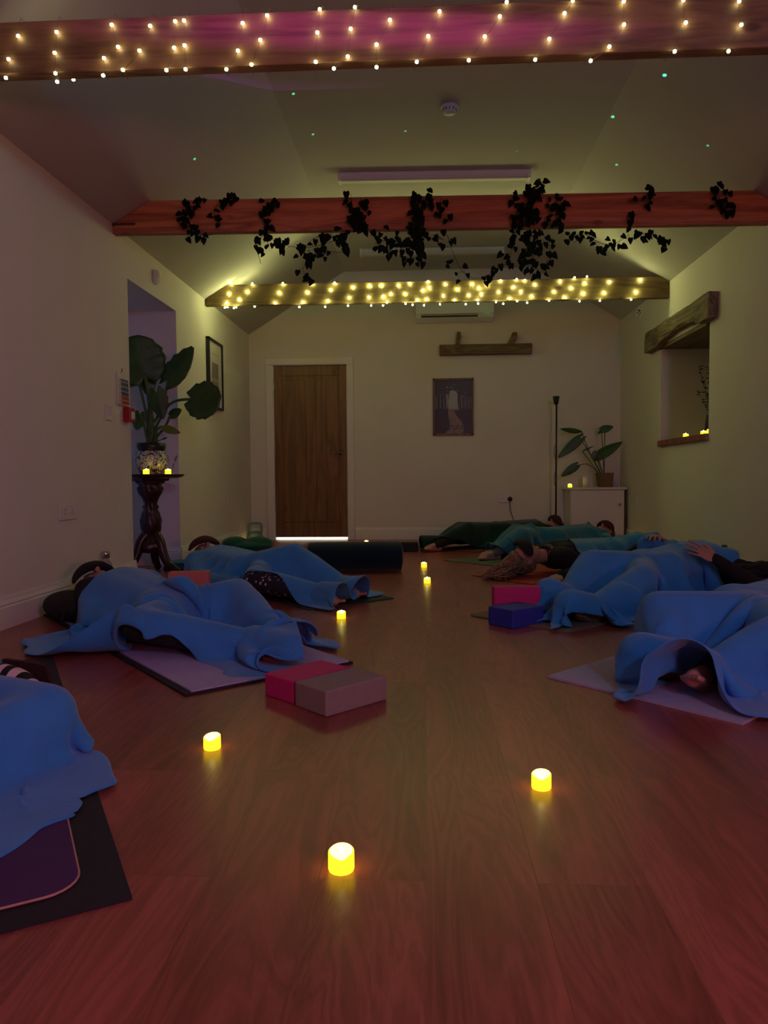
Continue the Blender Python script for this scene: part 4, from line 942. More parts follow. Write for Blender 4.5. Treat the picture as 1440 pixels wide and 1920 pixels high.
# ------------------------------------------------------------------ cloth: small position-based solver
def drape(name, label, cat, quad, size, caps, m, nx=92, ny=80, steps=110, z0=.40, seed=1, group=None, wave=.04, pins=(), th=.006, floorz=.016, dirs=(0.,), freq=(2., 6.)):
    """quad: footprint corners (foot-near, foot-far, head-far, head-near) in XY; the sheet starts rippled and keeps its own length"""
    rng = np.random.RandomState(seed)
    q = [np.array(p, float) for p in quad]
    u = np.linspace(0, 1, nx)[None, :, None]; v = np.linspace(0, 1, ny)[:, None, None]
    P2 = (1-u)*(1-v)*q[0] + (1-u)*v*q[1] + u*v*q[2] + u*(1-v)*q[3]
    P = np.zeros((ny, nx, 3)); P[:, :, :2] = P2[:, :, :2]
    U_, V_ = np.meshgrid(np.linspace(0, 1, nx), np.linspace(0, 1, ny))
    z = np.zeros((ny, nx))
    for k in range(8):
        a = dirs[k % len(dirs)] + rng.normal(0, .45); f = rng.uniform(*freq)
        wob = .12*np.sin(2*np.pi*(rng.rand()*2*(-U_*np.sin(a)+V_*np.cos(a)))+rng.rand()*6.28)
        z += wave*rng.uniform(.4, 1)*np.sin(2*np.pi*f*(U_*np.cos(a)+V_*np.sin(a)+wob*.6)+rng.rand()*6.28)/max(1, f/3)
    P[:, :, 2] = z0 + z
    P[:, :, 0] += .012*np.sin(V_*17+rng.rand()*6)+.01*np.sin(U_*13+rng.rand()*6); P[:, :, 1] += .012*np.sin(U_*15+rng.rand()*6)+.01*np.sin(V_*11+rng.rand()*6)
    def dist(a, b): return np.sqrt(((b-a)**2).sum(-1, keepdims=True))
    R0 = P.copy()
    A = np.array([tuple(c[0]) for c in caps]); Bc = np.array([tuple(c[1]) for c in caps]); ra = np.array([c[2] for c in caps])+.016; rb = np.array([c[3] for c in caps])+.016
    pr = P.copy(); dt = 1/60.; g = np.array([0, 0, -9.8])*dt*dt
    pinidx = [(int(round(pv*(ny-1))), int(round(pu*(nx-1))), np.array(tgt, float)) for (pu, pv, tgt) in pins]
    S_ = np.s_; cons = []
    def add(sa, sb, k, straight=0):
        a = R0[sa]; b = R0[sb]; L = dist(a, b); cons.append((sa, sb, L, k))
    assert nx % 2 == 0 and ny % 2 == 0
    add(S_[:, 0:-1:2], S_[:, 1::2], 1)
    add(S_[:, 1:-1:2], S_[:, 2::2], 1); add(S_[0:-1:2], S_[1::2], 1); add(S_[1:-1:2], S_[2::2], 1)
    for r0 in (0, 1):
        n_ = len(range(r0, ny-1, 2)); sa = slice(r0, r0+2*n_-1, 2); sb = slice(r0+1, r0+2*n_, 2)
        add(S_[sa, :-1], S_[sb, 1:], .4); add(S_[sa, 1:], S_[sb, :-1], .4)
    lx = dist(R0[:, :-1], R0[:, 1:]); ly = dist(R0[:-1], R0[1:]); cx = np.concatenate([np.zeros((ny, 1, 1)), np.cumsum(lx, 1)], 1); cyy = np.concatenate([np.zeros((1, nx, 1)), np.cumsum(ly, 0)], 0)
    bend = []
    for kk, st in ((2, .10), (4, .06)):
        bend.append((1, kk, (cx[:, kk:]-cx[:, :-kk])*.985, st)); bend.append((0, kk, (cyy[kk:]-cyy[:-kk])*.985, st))
    def collide(P, prev, fr=.6):
        flat = P.reshape(-1, 3); pf = prev.reshape(-1, 3); hit = np.zeros(len(flat), bool)
        for k in range(len(A)):
            lo = np.minimum(A[k], Bc[k])-max(ra[k], rb[k]); hi = np.maximum(A[k], Bc[k])+max(ra[k], rb[k])
            idx = np.nonzero(((flat > lo) & (flat < hi)).all(1))[0]
            if not len(idx): continue
            p = flat[idx]; ab = Bc[k]-A[k]; L2 = ab@ab+1e-12; t = np.clip(((p-A[k])@ab)/L2, 0, 1)[:, None]
            c = A[k]+t*ab; r = (ra[k]+t*(rb[k]-ra[k])); d = p-c; l = np.sqrt((d*d).sum(1, keepdims=True))+1e-9
            ins = (l < r)[:, 0]
            if ins.any():
                ii = idx[ins]; dn = d[ins]/l[ins]
                dn[:, 2] = np.where(dn[:, 2] < -.2, .05, dn[:, 2]); dn /= np.sqrt((dn*dn).sum(1, keepdims=True))+1e-9
                flat[ii] = c[ins]+dn*r[ins]; hit[ii] = True
        fl = flat[:, 2] < floorz; flat[fl, 2] = floorz; hit |= fl
        d = flat-pf; d[~hit] = 0; flat -= d*fr*np.array([1, 1, .2])
        return flat.reshape(P.shape)
    for s in range(steps):
        damp = .985 if s < steps*.6 else .92
        vel = np.clip((P-pr)*damp, -.03, .03); prev = P.copy(); P = P+vel+g; pr = prev
        for it in range(6):
            for sa, sb, L, k in cons:
                a = P[sa]; b = P[sb]; d = b-a; l = np.sqrt((d*d).sum(-1, keepdims=True))+1e-9; c = d*((l-L)/l*.5*k); a += c; b -= c
            if it % 3 == 0:
                for axis, kk, L, st in bend:
                    a = P[:, :-kk] if axis else P[:-kk]; b = P[:, kk:] if axis else P[kk:]
                    d = b-a; l = np.sqrt((d*d).sum(-1, keepdims=True))+1e-9; c = d*(np.minimum((l-L)/l, 0)*st); D_ = np.zeros_like(P)
                    if axis: D_[:, :-kk] += c; D_[:, kk:] -= c
                    else: D_[:-kk] += c; D_[kk:] -= c
                    P += D_
            for (j, i, tg) in pinidx: P[j, i] = tg
            if it % 3 == 0 or it == 5: P = collide(P, prev)
    P2 = P.copy()
    for _ in range(2):
        Q = P2.copy(); Q[1:-1, 1:-1] = .5*P2[1:-1, 1:-1]+.125*(P2[:-2, 1:-1]+P2[2:, 1:-1]+P2[1:-1, :-2]+P2[1:-1, 2:]); P2 = Q
    P2 = collide(P2, P2)
    c0 = P2.reshape(-1, 3).mean(0); c0[2] = 0
    me = bpy.data.meshes.new(name); vs = (P2.reshape(-1, 3)-c0).tolist(); fs = []
    for j in range(ny-1):
        for i in range(nx-1): a = j*nx+i; fs.append((a, a+1, a+nx+1, a+nx))
    me.from_pydata(vs, [], fs); o = link(name, me, m, None, True); o.location = c0.tolist(); tag(o, label, cat, group)
    s = o.modifiers.new('solid', 'SOLIDIFY'); s.thickness = th; s.offset = 1
    s = o.modifiers.new('sub', 'SUBSURF'); s.levels = 1; s.render_levels = 1
    return o
def toes(a, k, L_=.17): a = V(a); k = V(k); d = (a-k); return a + V((d.x, d.y, 0)).normalized()*L_ if V((d.x, d.y, 0)).length > .01 else a+V((0, -L_, 0))
BG = 'fleece blankets over the people'
# ---------- helper for mats and blocks
def mat_slab(name, label, corner, corner2, length, side, m, z=0., th=.006, rad=.0, grp=None, edge=None, wd=None):
    a = V(corner+(0,)) if len(corner) == 2 else V(corner); b_ = V(corner2+(0,)); s = (b_-a); w_ = s.length if wd is None else wd; s.normalize(); l = V((-s.y, s.x, 0))*side
    t = thing(name, label, 'yoga mat', (a.x, a.y, z), math.atan2(s.y, s.x), grp); L_ = length*side
    def outline(o_, r):
        if r < .001: return [(o_, o_*side), (w_-o_, o_*side), (w_-o_, L_-o_*side), (o_, L_-o_*side)]
        pts = []
        for cx, cy, a0 in ((w_-o_-r, (o_+r), -PI/2), (w_-o_-r, abs(L_)-o_-r, 0), (o_+r, abs(L_)-o_-r, PI/2), (o_+r, o_+r, PI)):
            for k in range(7): aa = a0+k*PI/12; pts.append((cx+r*math.cos(aa), (cy+r*math.sin(aa))*side))
        return pts
    bm = B(); prism(bm, outline(0, rad), .0005, th, 'XY'); obj('mat_sheet', bm, m, t)
    if edge:
        bm = B(); o1 = outline(0, rad); tube(bm, [V((x, y, th*.7)) for x, y in o1+[o1[0]]], .0022, 6, False); obj('edge_binding', bm, edge, t)
    return t, (a, s, l)
def block(label, c, ang, dims, m, z=0, grp=None):
    t = thing('yoga_block', label, 'yoga block', (c[0], c[1], z), ang, grp); a, b_, h = dims
    obj('foam', bx(-a/2, a/2, -b_/2, b_/2, 0, h, .006, 3), m, t); return t
BG2 = None
# mats
mat_slab('yoga_mat', 'lilac mat with black underside under the front left person', (-.763, 2.327), (-.291, 2.738), 1.80, 1, M_lilac, .008, .006)
mat_slab('yoga_mat', 'black mat lying beneath the lilac mat', (-.775, 2.305), (-.275, 2.74), 1.84, 1, M_blackmat, 0, .008)
mat_slab('yoga_mat', 'pale grey lilac mat under the nearest right person', (.422, 2.565), (.885, 2.085), 1.75, 1, M_greymat, 0, .008)
mat_slab('yoga_mat', 'wide black mat under the purple one at bottom left', (-.491, 1.171), (-1.05, .835), 1.9, -1, M_blackmat, 0, .006)
a0 = V((-.491, 1.171, 0)); s0 = V((-.856, -.515, 0)).normalized(); l0 = V((-.6, .8, 0)).normalized(); pc = a0+s0*.065+l0*.06
mat_slab('yoga_mat', 'dark purple mat with rounded corners at bottom left', (pc.x, pc.y), ((pc+s0*.61).x, (pc+s0*.61).y), 1.72, -1, M_purple, .0065, .005, .06, None, M_edge)
mat_slab('yoga_mat', 'dark green mat under the second left person', (-.62, 3.86), (-.185, 4.24), 1.75, 1, M_dkmat, 0, .006)
mat_slab('yoga_mat', 'taupe mat under the right person with hands on belly', (.215, 3.72), (.634, 3.30), 1.75, 1, M_taupe, 0, .007, .03)
mat_slab('yoga_mat', 'red mat under the blonde person', (.33, 5.24), (.69, 4.79), 1.65, 1, M_redmat, 0, .007)
mat_slab('yoga_mat', 'sage mat under the barefoot person in the back row', (.15, 6.20), (.55, 5.80), 1.6, 1, M_sagemat, 0, .006)
mat_slab('yoga_mat', 'dark red mat beneath the farthest person by the back wall', (.1, 7.2), (.45, 6.85), 1.3, 1, mat('maroon_mat', (.12, .02, .02), .8), 0, .006)
# blocks
def two(c1, c2): return ((c1[0]+c2[0])/2, (c1[1]+c2[1])/2)
ug = V((.69, .725, 0)).normalized(); ng = V((-.725, .69, 0))
cgx = V((-.295, 2.137, 0)) + ug*.115 + ng*.075
block('grey foam block in front of the magenta one at left', (cgx.x+.006, cgx.y-.016), math.atan2(ug.y, ug.x), (.245, .155, .078), M_greyf)
um = V((.66, .75, 0)).normalized(); nm = V((-.75, .66, 0)); cm_ = V((-.398, 2.235, 0)) + um*.12 + nm*.08
block('magenta foam block lying behind the grey block', (cm_.x-.008, cm_.y-.008), math.atan2(um.y, um.x), (.24, .15, .074), M_magenta)
ub = V((.76, .65, 0)).normalized(); nb = V((-.65, .76, 0)); cb = V((.405, 3.378, 0)) + ub*.105+nb*.085
block('royal blue foam block lying flat at right', (cb.x, cb.y), math.atan2(ub.y, ub.x), (.215, .16, .088), M_bluef)
block('magenta foam block standing on edge behind the blue block', (.452, 3.70), .06, (.232, .085, .155), M_magenta)
block('pale pink foam block standing behind the front left person', (-1.40, 4.28), .18, (.235, .10, .155), M_pinkf)
block('black foam block on the floor by the far feet', (-.15, 7.02), .05, (.16, .12, .085), M_blackmat)

def run_person(key, label, J, quad, size, blabel, bm_, kw=None, dk=None):
    kw = kw or {}; dk = dk or {}
    hk = dict(kw.get('hands', ())); ch = V(J['chest']); pe = V(J['pelvis']); ax_ = (ch-pe).normalized(); sd_ = ax_.cross(V((0, 0, 1))).normalized()
    for n_, s_ in (('R', 1), ('L', -1)):      # hidden arms lie beside the body
        if n_ not in hk:
            e = ch - ax_*.10 + sd_*s_*.23; w_ = pe + ax_*.02 + sd_*s_*.21; J['elb'+n_] = (e.x, e.y, .065); J['wri'+n_] = (w_.x, w_.y, .05)
    for n_ in 'LR':
        if 'toe'+n_ not in J: J['toe'+n_] = tuple(toes(J['ank'+n_], J['kne'+n_]))
    t, b, g, fr = person(label, J, **kw)
    noarm = dk.pop('noarm', '')
    caps = [(a, c, ra, rb) for a, c, ra, rb, r in b if not (noarm and (min((c-g['elb'+noarm]).length, (a-g['elb'+noarm]).length) < 1e-4))]
    hk = dict(kw.get('hands', ()))
    for n_ in 'LR':
        caps.append((g['ank'+n_], g['ank'+n_].lerp(g['toe'+n_], 1.2), .058, .056))
        fu = g.get('fup', V((0, 0, 1))); ft = (g['toe'+n_]-g['ank'+n_]).normalized(); fu = (fu-ft*fu.dot(ft)).normalized(); caps.append((g['ank'+n_]-fu*.03-ft*.03, g['toe'+n_]-fu*.034+ft*.01, .05, .048))
        if n_ not in hk: w_ = g['wri'+n_]; d_ = (w_-g['elb'+n_]).normalized(); caps.append((w_, w_+d_*.19, .05, .046))
    caps.append((g['head'], g['head']+fr[0]*.02, .085, .085)) if dk.pop('headcol', True) else None
    caps += dk.pop('extra', [])
    return t, g, fr, drape('blanket', blabel, 'blanket', quad, size, caps, bm_, **dk)
# L1 — front left, butterfly legs
J = dict(head=(-1.70, 3.72, .14), chest=(-1.43, 3.49, .15), pelvis=(-1.13, 3.22, .11), kneL=(-.87, 3.36, .17), kneR=(-1.13, 2.80, .13), ankL=(-.60, 2.93, .06), ankR=(-.66, 2.80, .06),
         toeL=(-.50, 2.80, .08), toeR=(-.52, 2.70, .06), elbL=(-1.18, 3.72, .08), elbR=(-1.60, 3.18, .07), wriL=(-1.15, 3.45, .22), wriR=(-1.36, 3.15, .21))
_, g1, fr1, bl1 = run_person('L1', 'person lying at front left under a royal blue blanket, black eye pillow on', J, [(-.43, 2.52), (-.50, 3.14), (-1.30, 4.12), (-1.80, 2.98)], (1.62, 1.36), 'royal blue blanket over the front left person', M_blue2,
    dict(facedir=(.30, -.30, 1)), dict(seed=3, wave=.065, dirs=(.7, 1.2), freq=(2, 5), z0=.42, pins=[(1, 0, (-1.69, 3.04, .008)), (.56, 0, (-1.15, 2.80, .212)), (.60, 0, (-1.20, 2.83, .208))]))
eye_pillow(g1['head'], fr1, 'black eye pillow on the front left person', M_eyep, .26, .11)
# black bag under the head
t = thing('black_bag', 'black padded bag with strap loop under the front left person\'s head', 'bag', (-1.76, 3.56, 0), .75)
bm = B(); ellip(bm, V((0, 0, .075)), (V((1, 0, 0)), V((0, 1, 0)), V((0, 0, 1))), (.13, .24, .075)); o = voxel('bag_body', bm, .012, M_blktop, None); o.parent = t
bm = B(); tube(bm, catmull([(-.08, -.20, .07), (-.11, -.25, .09), (-.13, -.26, .05), (-.10, -.22, .02)], 6), .006, 6); obj('strap_loop', bm, M_blktop, t)
bm = B(); tube(bm, catmull([(-.06, -.2, .02), (-.12, -.32, .006), (-.06, -.40, .006), (-.13, -.46, .006), (-.10, -.54, .006)], 6), .004, 6); obj('strap', bm, M_blktop, t)
# L2 — second left, floral leggings
J = dict(head=(-1.57, 5.18, .15), chest=(-1.36, 4.93, .135), pelvis=(-1.09, 4.63, .125), kneL=(-.80, 4.45, .235), kneR=(-.98, 4.14, .12), ankL=(-.46, 4.24, .06), ankR=(-.56, 4.02, .06),
         toeL=(-.36, 4.12, .08), toeR=(-.46, 3.93, .07), elbL=(-1.05, 5.15, .08), elbR=(-1.55, 4.62, .08), wriL=(-1.0, 4.85, .2), wriR=(-1.32, 4.52, .2))
_, g2, fr2, bl2 = run_person('L2', 'person lying second from front at left in floral leggings, maroon eye pillow on', J, [(-.47, 3.78), (-.27, 4.38), (-1.06, 5.46), (-1.80, 4.74)], (1.66, 1.06), 'blue blanket over the second left person', M_blue,
    dict(leg=M_floral, facedir=(.30, -.35, 1), hair=M_hairbr), dict(seed=5, wave=.04, dirs=(.5, 1.2), z0=.42))
eye_pillow(g2['head'], fr2, 'maroon eye pillow on the second left person', M_eyer, .27, .12)
# R back — dark green blanket
J = dict(head=(1.36, 7.93, .15), chest=(1.08, 7.76, .14), pelvis=(.76, 7.50, .14), kneL=(.42, 7.22, .19), kneR=(.34, 7.42, .18), ankL=(.10, 6.98, .06), ankR=(.12, 7.16, .06),
         elbL=(1.15, 7.4, .07), elbR=(.85, 8.0, .07), wriL=(.88, 7.36, .16), wriR=(.7, 7.75, .18), toeL=(-.04, 6.88, .07), toeR=(-.02, 7.08, .07))
_, g3, fr3, _b = run_person('RB', 'person lying nearest the back wall under a dark green blanket', J, [(-.04, 6.94), (-.08, 7.35), (1.12, 8.16), (1.30, 7.28)], (1.62, 1.12), 'dark green blanket over the farthest person', M_dgreen,
    dict(facedir=(-.3, -.3, 1), hair=M_hairbr, vs=.008), dict(seed=8, wave=.02, nx=70, ny=50))
eye_pillow(g3['head'], fr3, 'maroon eye pillow on the farthest person', M_eyer, .24, .1)
# R2 — bare feet, teal blanket
J = dict(head=(1.71, 7.18, .135), chest=(1.44, 6.99, .135), pelvis=(1.12, 6.75, .13), kneL=(.84, 6.47, .18), kneR=(.82, 6.72, .2), ankL=(.58, 6.24, .055), ankR=(.60, 6.42, .055),
         elbL=(1.5, 6.65, .07), elbR=(1.25, 7.3, .07), wriL=(1.3, 6.55, .18), wriR=(1.05, 7.05, .18), toeL=(.40, 6.14, .06), toeR=(.43, 6.35, .06))
_, g4, fr4, _b = run_person('R2', 'barefoot person in the back row under a teal blanket', J, [(.56, 6.22), (.62, 6.86), (1.60, 7.5), (1.68, 6.42)], (1.35, 1.2), 'teal blanket over the barefoot person', M_teal,
    dict(facedir=(-.3, -.3, 1), hair=M_hairbr, leg=M_greytop, vs=.007), dict(seed=9, wave=.04, nx=70, ny=56))
eye_pillow(g4['head'], fr4, 'maroon eye pillow on the barefoot person', M_eyer, .22, .09)
# R3 — blonde, head towards the aisle
J = dict(head=(.70, 5.20, .13), chest=(1.0, 5.36, .14), pelvis=(1.34, 5.58, .13), kneL=(1.66, 5.86, .2), kneR=(1.70, 5.62, .21), ankL=(1.95, 6.05, .06), ankR=(2.0, 5.85, .06),
         elbL=(.98, 5.72, .07), elbR=(1.10, 5.02, .06), wriL=(1.2, 5.62, .2), wriR=(.88, 4.98, .035), toeL=(2.02, 6.15, .1), toeR=(2.06, 5.93, .1))
_, g5, fr5, _b = run_person('R3', 'person with long wavy blonde hair lying with head towards the aisle', J, [(2.08, 5.38), (2.06, 6.2), (1.0, 5.86), (1.12, 4.98)], (1.22, 1.25), 'blue teal blanket over the blonde person', M_blued,
    dict(facedir=(.15, -.25, 1), hair=M_hairbl, vs=.006, hands=[('R', ((-.1, -1, -.1), (0, 0, 1), 1, .3))]), dict(seed=11, wave=.04, nx=72, ny=64))
eye_pillow(g5['head'], fr5, 'black eye pillow on the blonde person', M_eyep, .22, .10)
pers3 = _
U, Fw, S = fr5; bm = B(); hc = g5['head']
rs = random.Random(4)
for k in range(190):
    a = rs.uniform(-1.7, 1.5); e = rs.uniform(-.3, 1.0)
    p0 = hc + U*.04 - Fw*.02 + (U*math.cos(a*.8)*math.cos(e) + S*math.sin(a)*math.cos(e)*.9 - Fw*math.sin(e)*.0 + Fw*(.7*math.sin(e))).normalized()*.088
    dirx = V((-1.0, -.35-.9*rs.random(), 0)).normalized(); ln = rs.uniform(.12, .25)
    pts = []; ph = rs.random()*6; lat = V((-dirx.y, dirx.x, 0))
    for j in range(14):
        u = j/13; q = p0 + dirx*(ln*u*(.35+.65*u)) + lat*(math.sin(u*12+ph)*.017*u*1.4+rs.uniform(-.002, .002)) ; q.z = p0.z*(1-u**1.3) + (.012+.02*rs.random())*u + .012*math.sin(u*10+ph)*u
        q.z = max(q.z, .012); pts.append(q)
    tube(bm, pts, [.0055*(1-.5*j/13) for j in range(14)], 5)
o = obj('hair_locks', bm, M_hairbl, pers3, True, world=True)
bm = B(); lathe(bm, [(.058, -.012), (.066, 0), (.066, .03), (.058, .045)], 24, cap=False)
q = (g5['neck']-g5['head']).to_track_quat('Z', 'Y'); bm.transform(Matrix.Translation(g5['neck']-(g5['head']-g5['neck'])*.1+V((0,0,.01))) @ q.to_matrix().to_4x4()); o = obj('collar', bm, M_lace, pers3, True, world=True); solid(o, .006)
# R4 — hands on belly
J = dict(head=(1.95, 4.82, .10), chest=(1.62, 4.56, .185), pelvis=(1.31, 4.29, .165), kneL=(1.10, 3.80, .17), kneR=(.90, 4.06, .225), ankL=(.80, 3.56, .06), ankR=(.72, 3.80, .065),
         elbL=(1.81, 4.06, .09), elbR=(1.28, 4.80, .16), wriL=(1.62, 4.20, .235), wriR=(1.42, 4.62, .325), toeL=(.70, 3.50, .09), toeR=(.64, 3.75, .11))
_, g6, fr6, bl6 = run_person('R4', 'person at right with both hands resting on the belly, black sleeves', J, [(.58, 3.34), (.50, 3.98), (1.90, 5.02), (1.74, 3.86)], (1.70, 1.36), 'large blue blanket under the hands at right', M_blue,
    dict(facedir=(-.3, -.2, 1), vs=.0038, hands=[('L', ((-.78, .16, .42), (.12, -.80, .52), 1, .16)), ('R', ((-.35, -.8, .08), (0, -.1, 1), -1, .22))]), dict(noarm='L', seed=22, wave=.075, dirs=(.3, .8), freq=(2, 5), z0=.48))
# R5 — nearest right
J = dict(head=(1.86, 3.36, .14), chest=(1.58, 3.14, .17), pelvis=(1.27, 2.90, .16), kneL=(1.20, 2.46, .19), kneR=(.86, 2.74, .20), ankL=(.90, 2.40, .06), ankR=(.85, 2.56, .06),
         elbL=(1.75, 2.8, .08), elbR=(1.35, 3.45, .08), wriL=(1.5, 2.78, .2), wriR=(1.3, 3.15, .22), toeL=(.79, 2.26, .13), toeR=(.74, 2.49, .10))
_, g7, fr7, bl7 = run_person('R5', 'nearest person at right, mostly under a blanket with a bare foot showing', J, [(.57, 2.27), (.82, 2.90), (1.74, 3.5), (1.76, 2.14)], (1.38, 1.42), 'blue blanket over the nearest right person', M_blue2,
    dict(facedir=(-.3, -.2, 1), vs=.0065), dict(seed=14, wave=.065, dirs=(1.3, 1.9), freq=(2, 5), z0=.44, extra=[(V((.72, 2.26, .11)), V((.84, 2.36, .10)), .045, .045)]))
# L0 — nearest left
J = dict(head=(-1.84, 2.62, .14), chest=(-1.72, 2.32, .14), pelvis=(-1.52, 1.98, .13), kneL=(-.94, 1.75, .125), kneR=(-1.58, 1.45, .13), ankL=(-1.10, 1.46, .06), ankR=(-1.18, 1.38, .06),
         toeL=(-.98, 1.34, .07), toeR=(-1.06, 1.26, .07))
_, g8, fr8, bl8 = run_person('L0', 'nearest person at left, only the blanketed feet in view', J, [(-.95, .84), (-.71, 1.60), (-1.46, 2.50), (-1.90, 1.50)], (1.08, 1.08), 'blue blanket over feet at the bottom left edge', M_blue2,
    dict(facedir=(.3, -.3, 1), vs=.008), dict(seed=17, wave=.05, dirs=(.4, 1.2), z0=.36, nx=76, ny=70))
# ------------------------------------------------------------------ props around them
t = thing('bolster', 'dark teal round bolster lying behind the second left person', 'bolster', (-.53, 5.50, .112), .10)
bm = B(); lathe(bm, [(0, -.36), (.06, -.36), (.098, -.35), (.11, -.33), (.112, -.2), (.112, .2), (.11, .33), (.098, .35), (.06, .36), (0, .36)], 40); bm.transform(Matrix.Rotation(PI/2, 4, 'Y')); obj('cushion', bm, M_bolster, t, True)
bm = B(); 
for s in (-1, 1): tube(bm, [V((s*.345, .104*math.cos(a*PI/16), .104*math.sin(a*PI/16))) for a in range(33)], .004, 6, False)
obj('piping', bm, M_bolster, t)
t = thing('green_cushion', 'lumpy bottle green cushion by the left wall', 'cushion', (-1.72, 7.1, 0), .05)
bm = B(); A_ = (V((1, 0, 0)), V((0, 1, 0)), V((0, 0, 1)))
ellip(bm, V((-.14, 0, .075)), A_, (.13, .12, .068)); ellip(bm, V((.08, .02, .072)), A_, (.15, .12, .066)); ellip(bm, V((.0, -.02, .05)), A_, (.24, .14, .05)); o = voxel('cover', bm, .012, M_green, None, 6); o.parent = t
t = thing('kettlebell', 'grey teal kettlebell with a square handle by the back left corner', 'kettlebell', (-1.90, 8.12, 0))
bm = B(); lathe(bm, [(0, 0), (.05, 0), (.085, .03), (.088, .06), (.07, .10), (.05, .115), (0, .12)], 28); obj('weight', bm, M_kb, t, True)
bm = B(); tube(bm, catmull([(-.058, 0, .07), (-.07, 0, .12), (-.068, 0, .185), (-.045, 0, .205), (.045, 0, .205), (.068, 0, .185), (.07, 0, .12), (.058, 0, .07)], 5), .014, 10); obj('handle', bm, M_kb, t, True)
t = thing('folded_blanket', 'dark teal blanket folded on the recess floor by the table', 'blanket', (-1.93, 5.66, 0), .1)
bm = B(); box(bm, -.1, .30, -.12, .12, 0, .035, .012, 3); box(bm, -.09, .28, -.11, .11, .035, .062, .012, 3); obj('folds', bm, M_teal, t)
def bottle(x, y, label, r=.036, h=.235, cap=M_chrome, body=M_glassb, name='water_bottle'):
    t = thing(name, label, 'bottle', (x, y, 0)); bm = B()
    lathe(bm, [(0, 0), (r*.92, 0), (r, .008), (r, h*.62), (r*.9, h*.72), (r*.45, h*.84), (r*.42, h*.9), (0, h*.9)], 28); obj('bottle_body', bm, body, t, True)
    bm = B(); lathe(bm, [(0, h*.86), (r*.62, h*.86), (r*.64, h*.98), (r*.55, h), (0, h)], 24); obj('cap', bm, cap, t, True)
    return t
bottle(-1.93, onX(198, 1050, -1.93).y, 'pale bottle with metal cap standing by the left skirting', .04, .27, body=mat('frosted_bottle', (.42, .33, .36), .2, .25, 40))
bottle(1.93, 7.85, 'clear bottle with dark cap beside the low cupboard', .035, .22, M_black)
bottle(2.09, onX(1358, 1030, 2.09).y, 'small bottle with black cap by the right skirting', .03, .215, M_black)
# zebra print bag at the left edge
t = thing('zebra_print_bag', 'black and pink zebra striped bag at the left edge', 'bag', (-1.28, 2.12, 0), -.35)
bm = B(); ellip(bm, V((0, 0, .075)), A_, (.17, .06, .078)); o = voxel('bag_body', bm, .01, M_zebra, None, 4); o.parent = t
bm = B(); prism(bm, [(-.05, .0), (.19, .0), (.13, .145), (.08, .15), (-.05, .15)], .05, .065, 'XZ'); obj('back_flap', bm, mat('maroon_trim', (.03, .004, .008), .8), t)
# purple cushion and dark scarf at the right edge
t = thing('purple_pillow', 'purple pillow at the right edge beyond the hands', 'pillow', (1.97, 4.28, 0), .35)
bm = B(); ellip(bm, V((0, 0, .06)), A_, (.19, .30, .06)); o = voxel('pillow_body', bm, .012, mat('purple_cotton', (.10, .03, .09), .9, .1), None, 3); o.parent = t
t = thing('dark_scarf', 'crumpled black scarf on the purple pillow', 'scarf', (1.93, 4.36, .1), .2)
bm = B()
for k in range(7):
    rr = random.Random(k); tube(bm, catmull([(-.13+rr.uniform(-.03, .03), rr.uniform(-.10, .10), .03+rr.random()*.04), (-.05, rr.uniform(-.12, .12), .05+rr.random()*.04), (.04, rr.uniform(-.12, .12), .03+rr.random()*.05), (.14, rr.uniform(-.1, .1), .02)], 5), [.012+.02*math.sin(PI*i/15) for i in range(16)], 8)
o = obj('knit', bm, M_blktop, t, True)

# ==================================================================== light
def area(name, loc, tgt, size, col, power, shape='DISK', sy=None, spread=PI):
    l = bpy.data.lights.new(name, 'AREA'); l.shape = shape if sy is None else 'RECTANGLE'; l.size = size
    if sy: l.size_y = sy
    l.energy = power; l.color = col; l.spread = spread
    o = bpy.data.objects.new(name, l); C.objects.link(o); o.location = loc
    o.rotation_euler = (V(tgt)-V(loc)).to_track_quat('-Z', 'Y').to_euler(); return o
def spot(name, loc, tgt, col, power, deg, blend=.5, rad=.02):
    l = bpy.data.lights.new(name, 'SPOT'); l.energy = power; l.color = col; l.spot_size = math.radians(deg); l.spot_blend = blend; l.shadow_soft_size = rad
    o = bpy.data.objects.new(name, l); C.objects.link(o); o.location = loc
    o.rotation_euler = (V(tgt)-V(loc)).to_track_quat('-Z', 'Y').to_euler(); return o
# unseen fill lights behind the camera: red room glow, blue added for blankets
area('unseen_red_fill', (1.9, -1.3, 1.0), (-1.5, 2.6, .9), .5, (1., .20, .24), 29)
area('added_blue_fill', (1.7, -1.4, 2.3), (-.9, 3.4, .7), .5, (.24, .55, 1.), 23)
o = spot('projector_magenta', (.5, -1.8, .9), (-.22, 2.84, 2.395), (.75, .01, 1.), 600, 46, .3, .0)
l = o.data; l.use_nodes = True; N = l.node_tree.nodes; L = l.node_tree.links      # added mask keeps the magenta on the nearest beam
tc = N.new('ShaderNodeTexCoord'); vd = N.new('ShaderNodeVectorMath'); vd.operation = 'MULTIPLY'; vd.inputs[1].default_value = (4.4, 58, 0); L.new(tc.outputs['Normal'], vd.inputs[0])
ln = N.new('ShaderNodeVectorMath'); ln.operation = 'LENGTH'; L.new(vd.outputs[0], ln.inputs[0]); mr = N.new('ShaderNodeMapRange'); mr.interpolation_type = 'SMOOTHSTEP'
mr.inputs[1].default_value = .35; mr.inputs[2].default_value = 1.15; mr.inputs[3].default_value = 1; mr.inputs[4].default_value = 0; L.new(ln.outputs['Value'], mr.inputs[0]); L.new(mr.outputs[0], N['Emission'].inputs['Strength'])
area('rear_red_fill', (0, -.6, 2.6), (0, 1.2, 0), 1.4, (1., .12, .22), 5)  # added overhead red fill; no fairy string hangs here
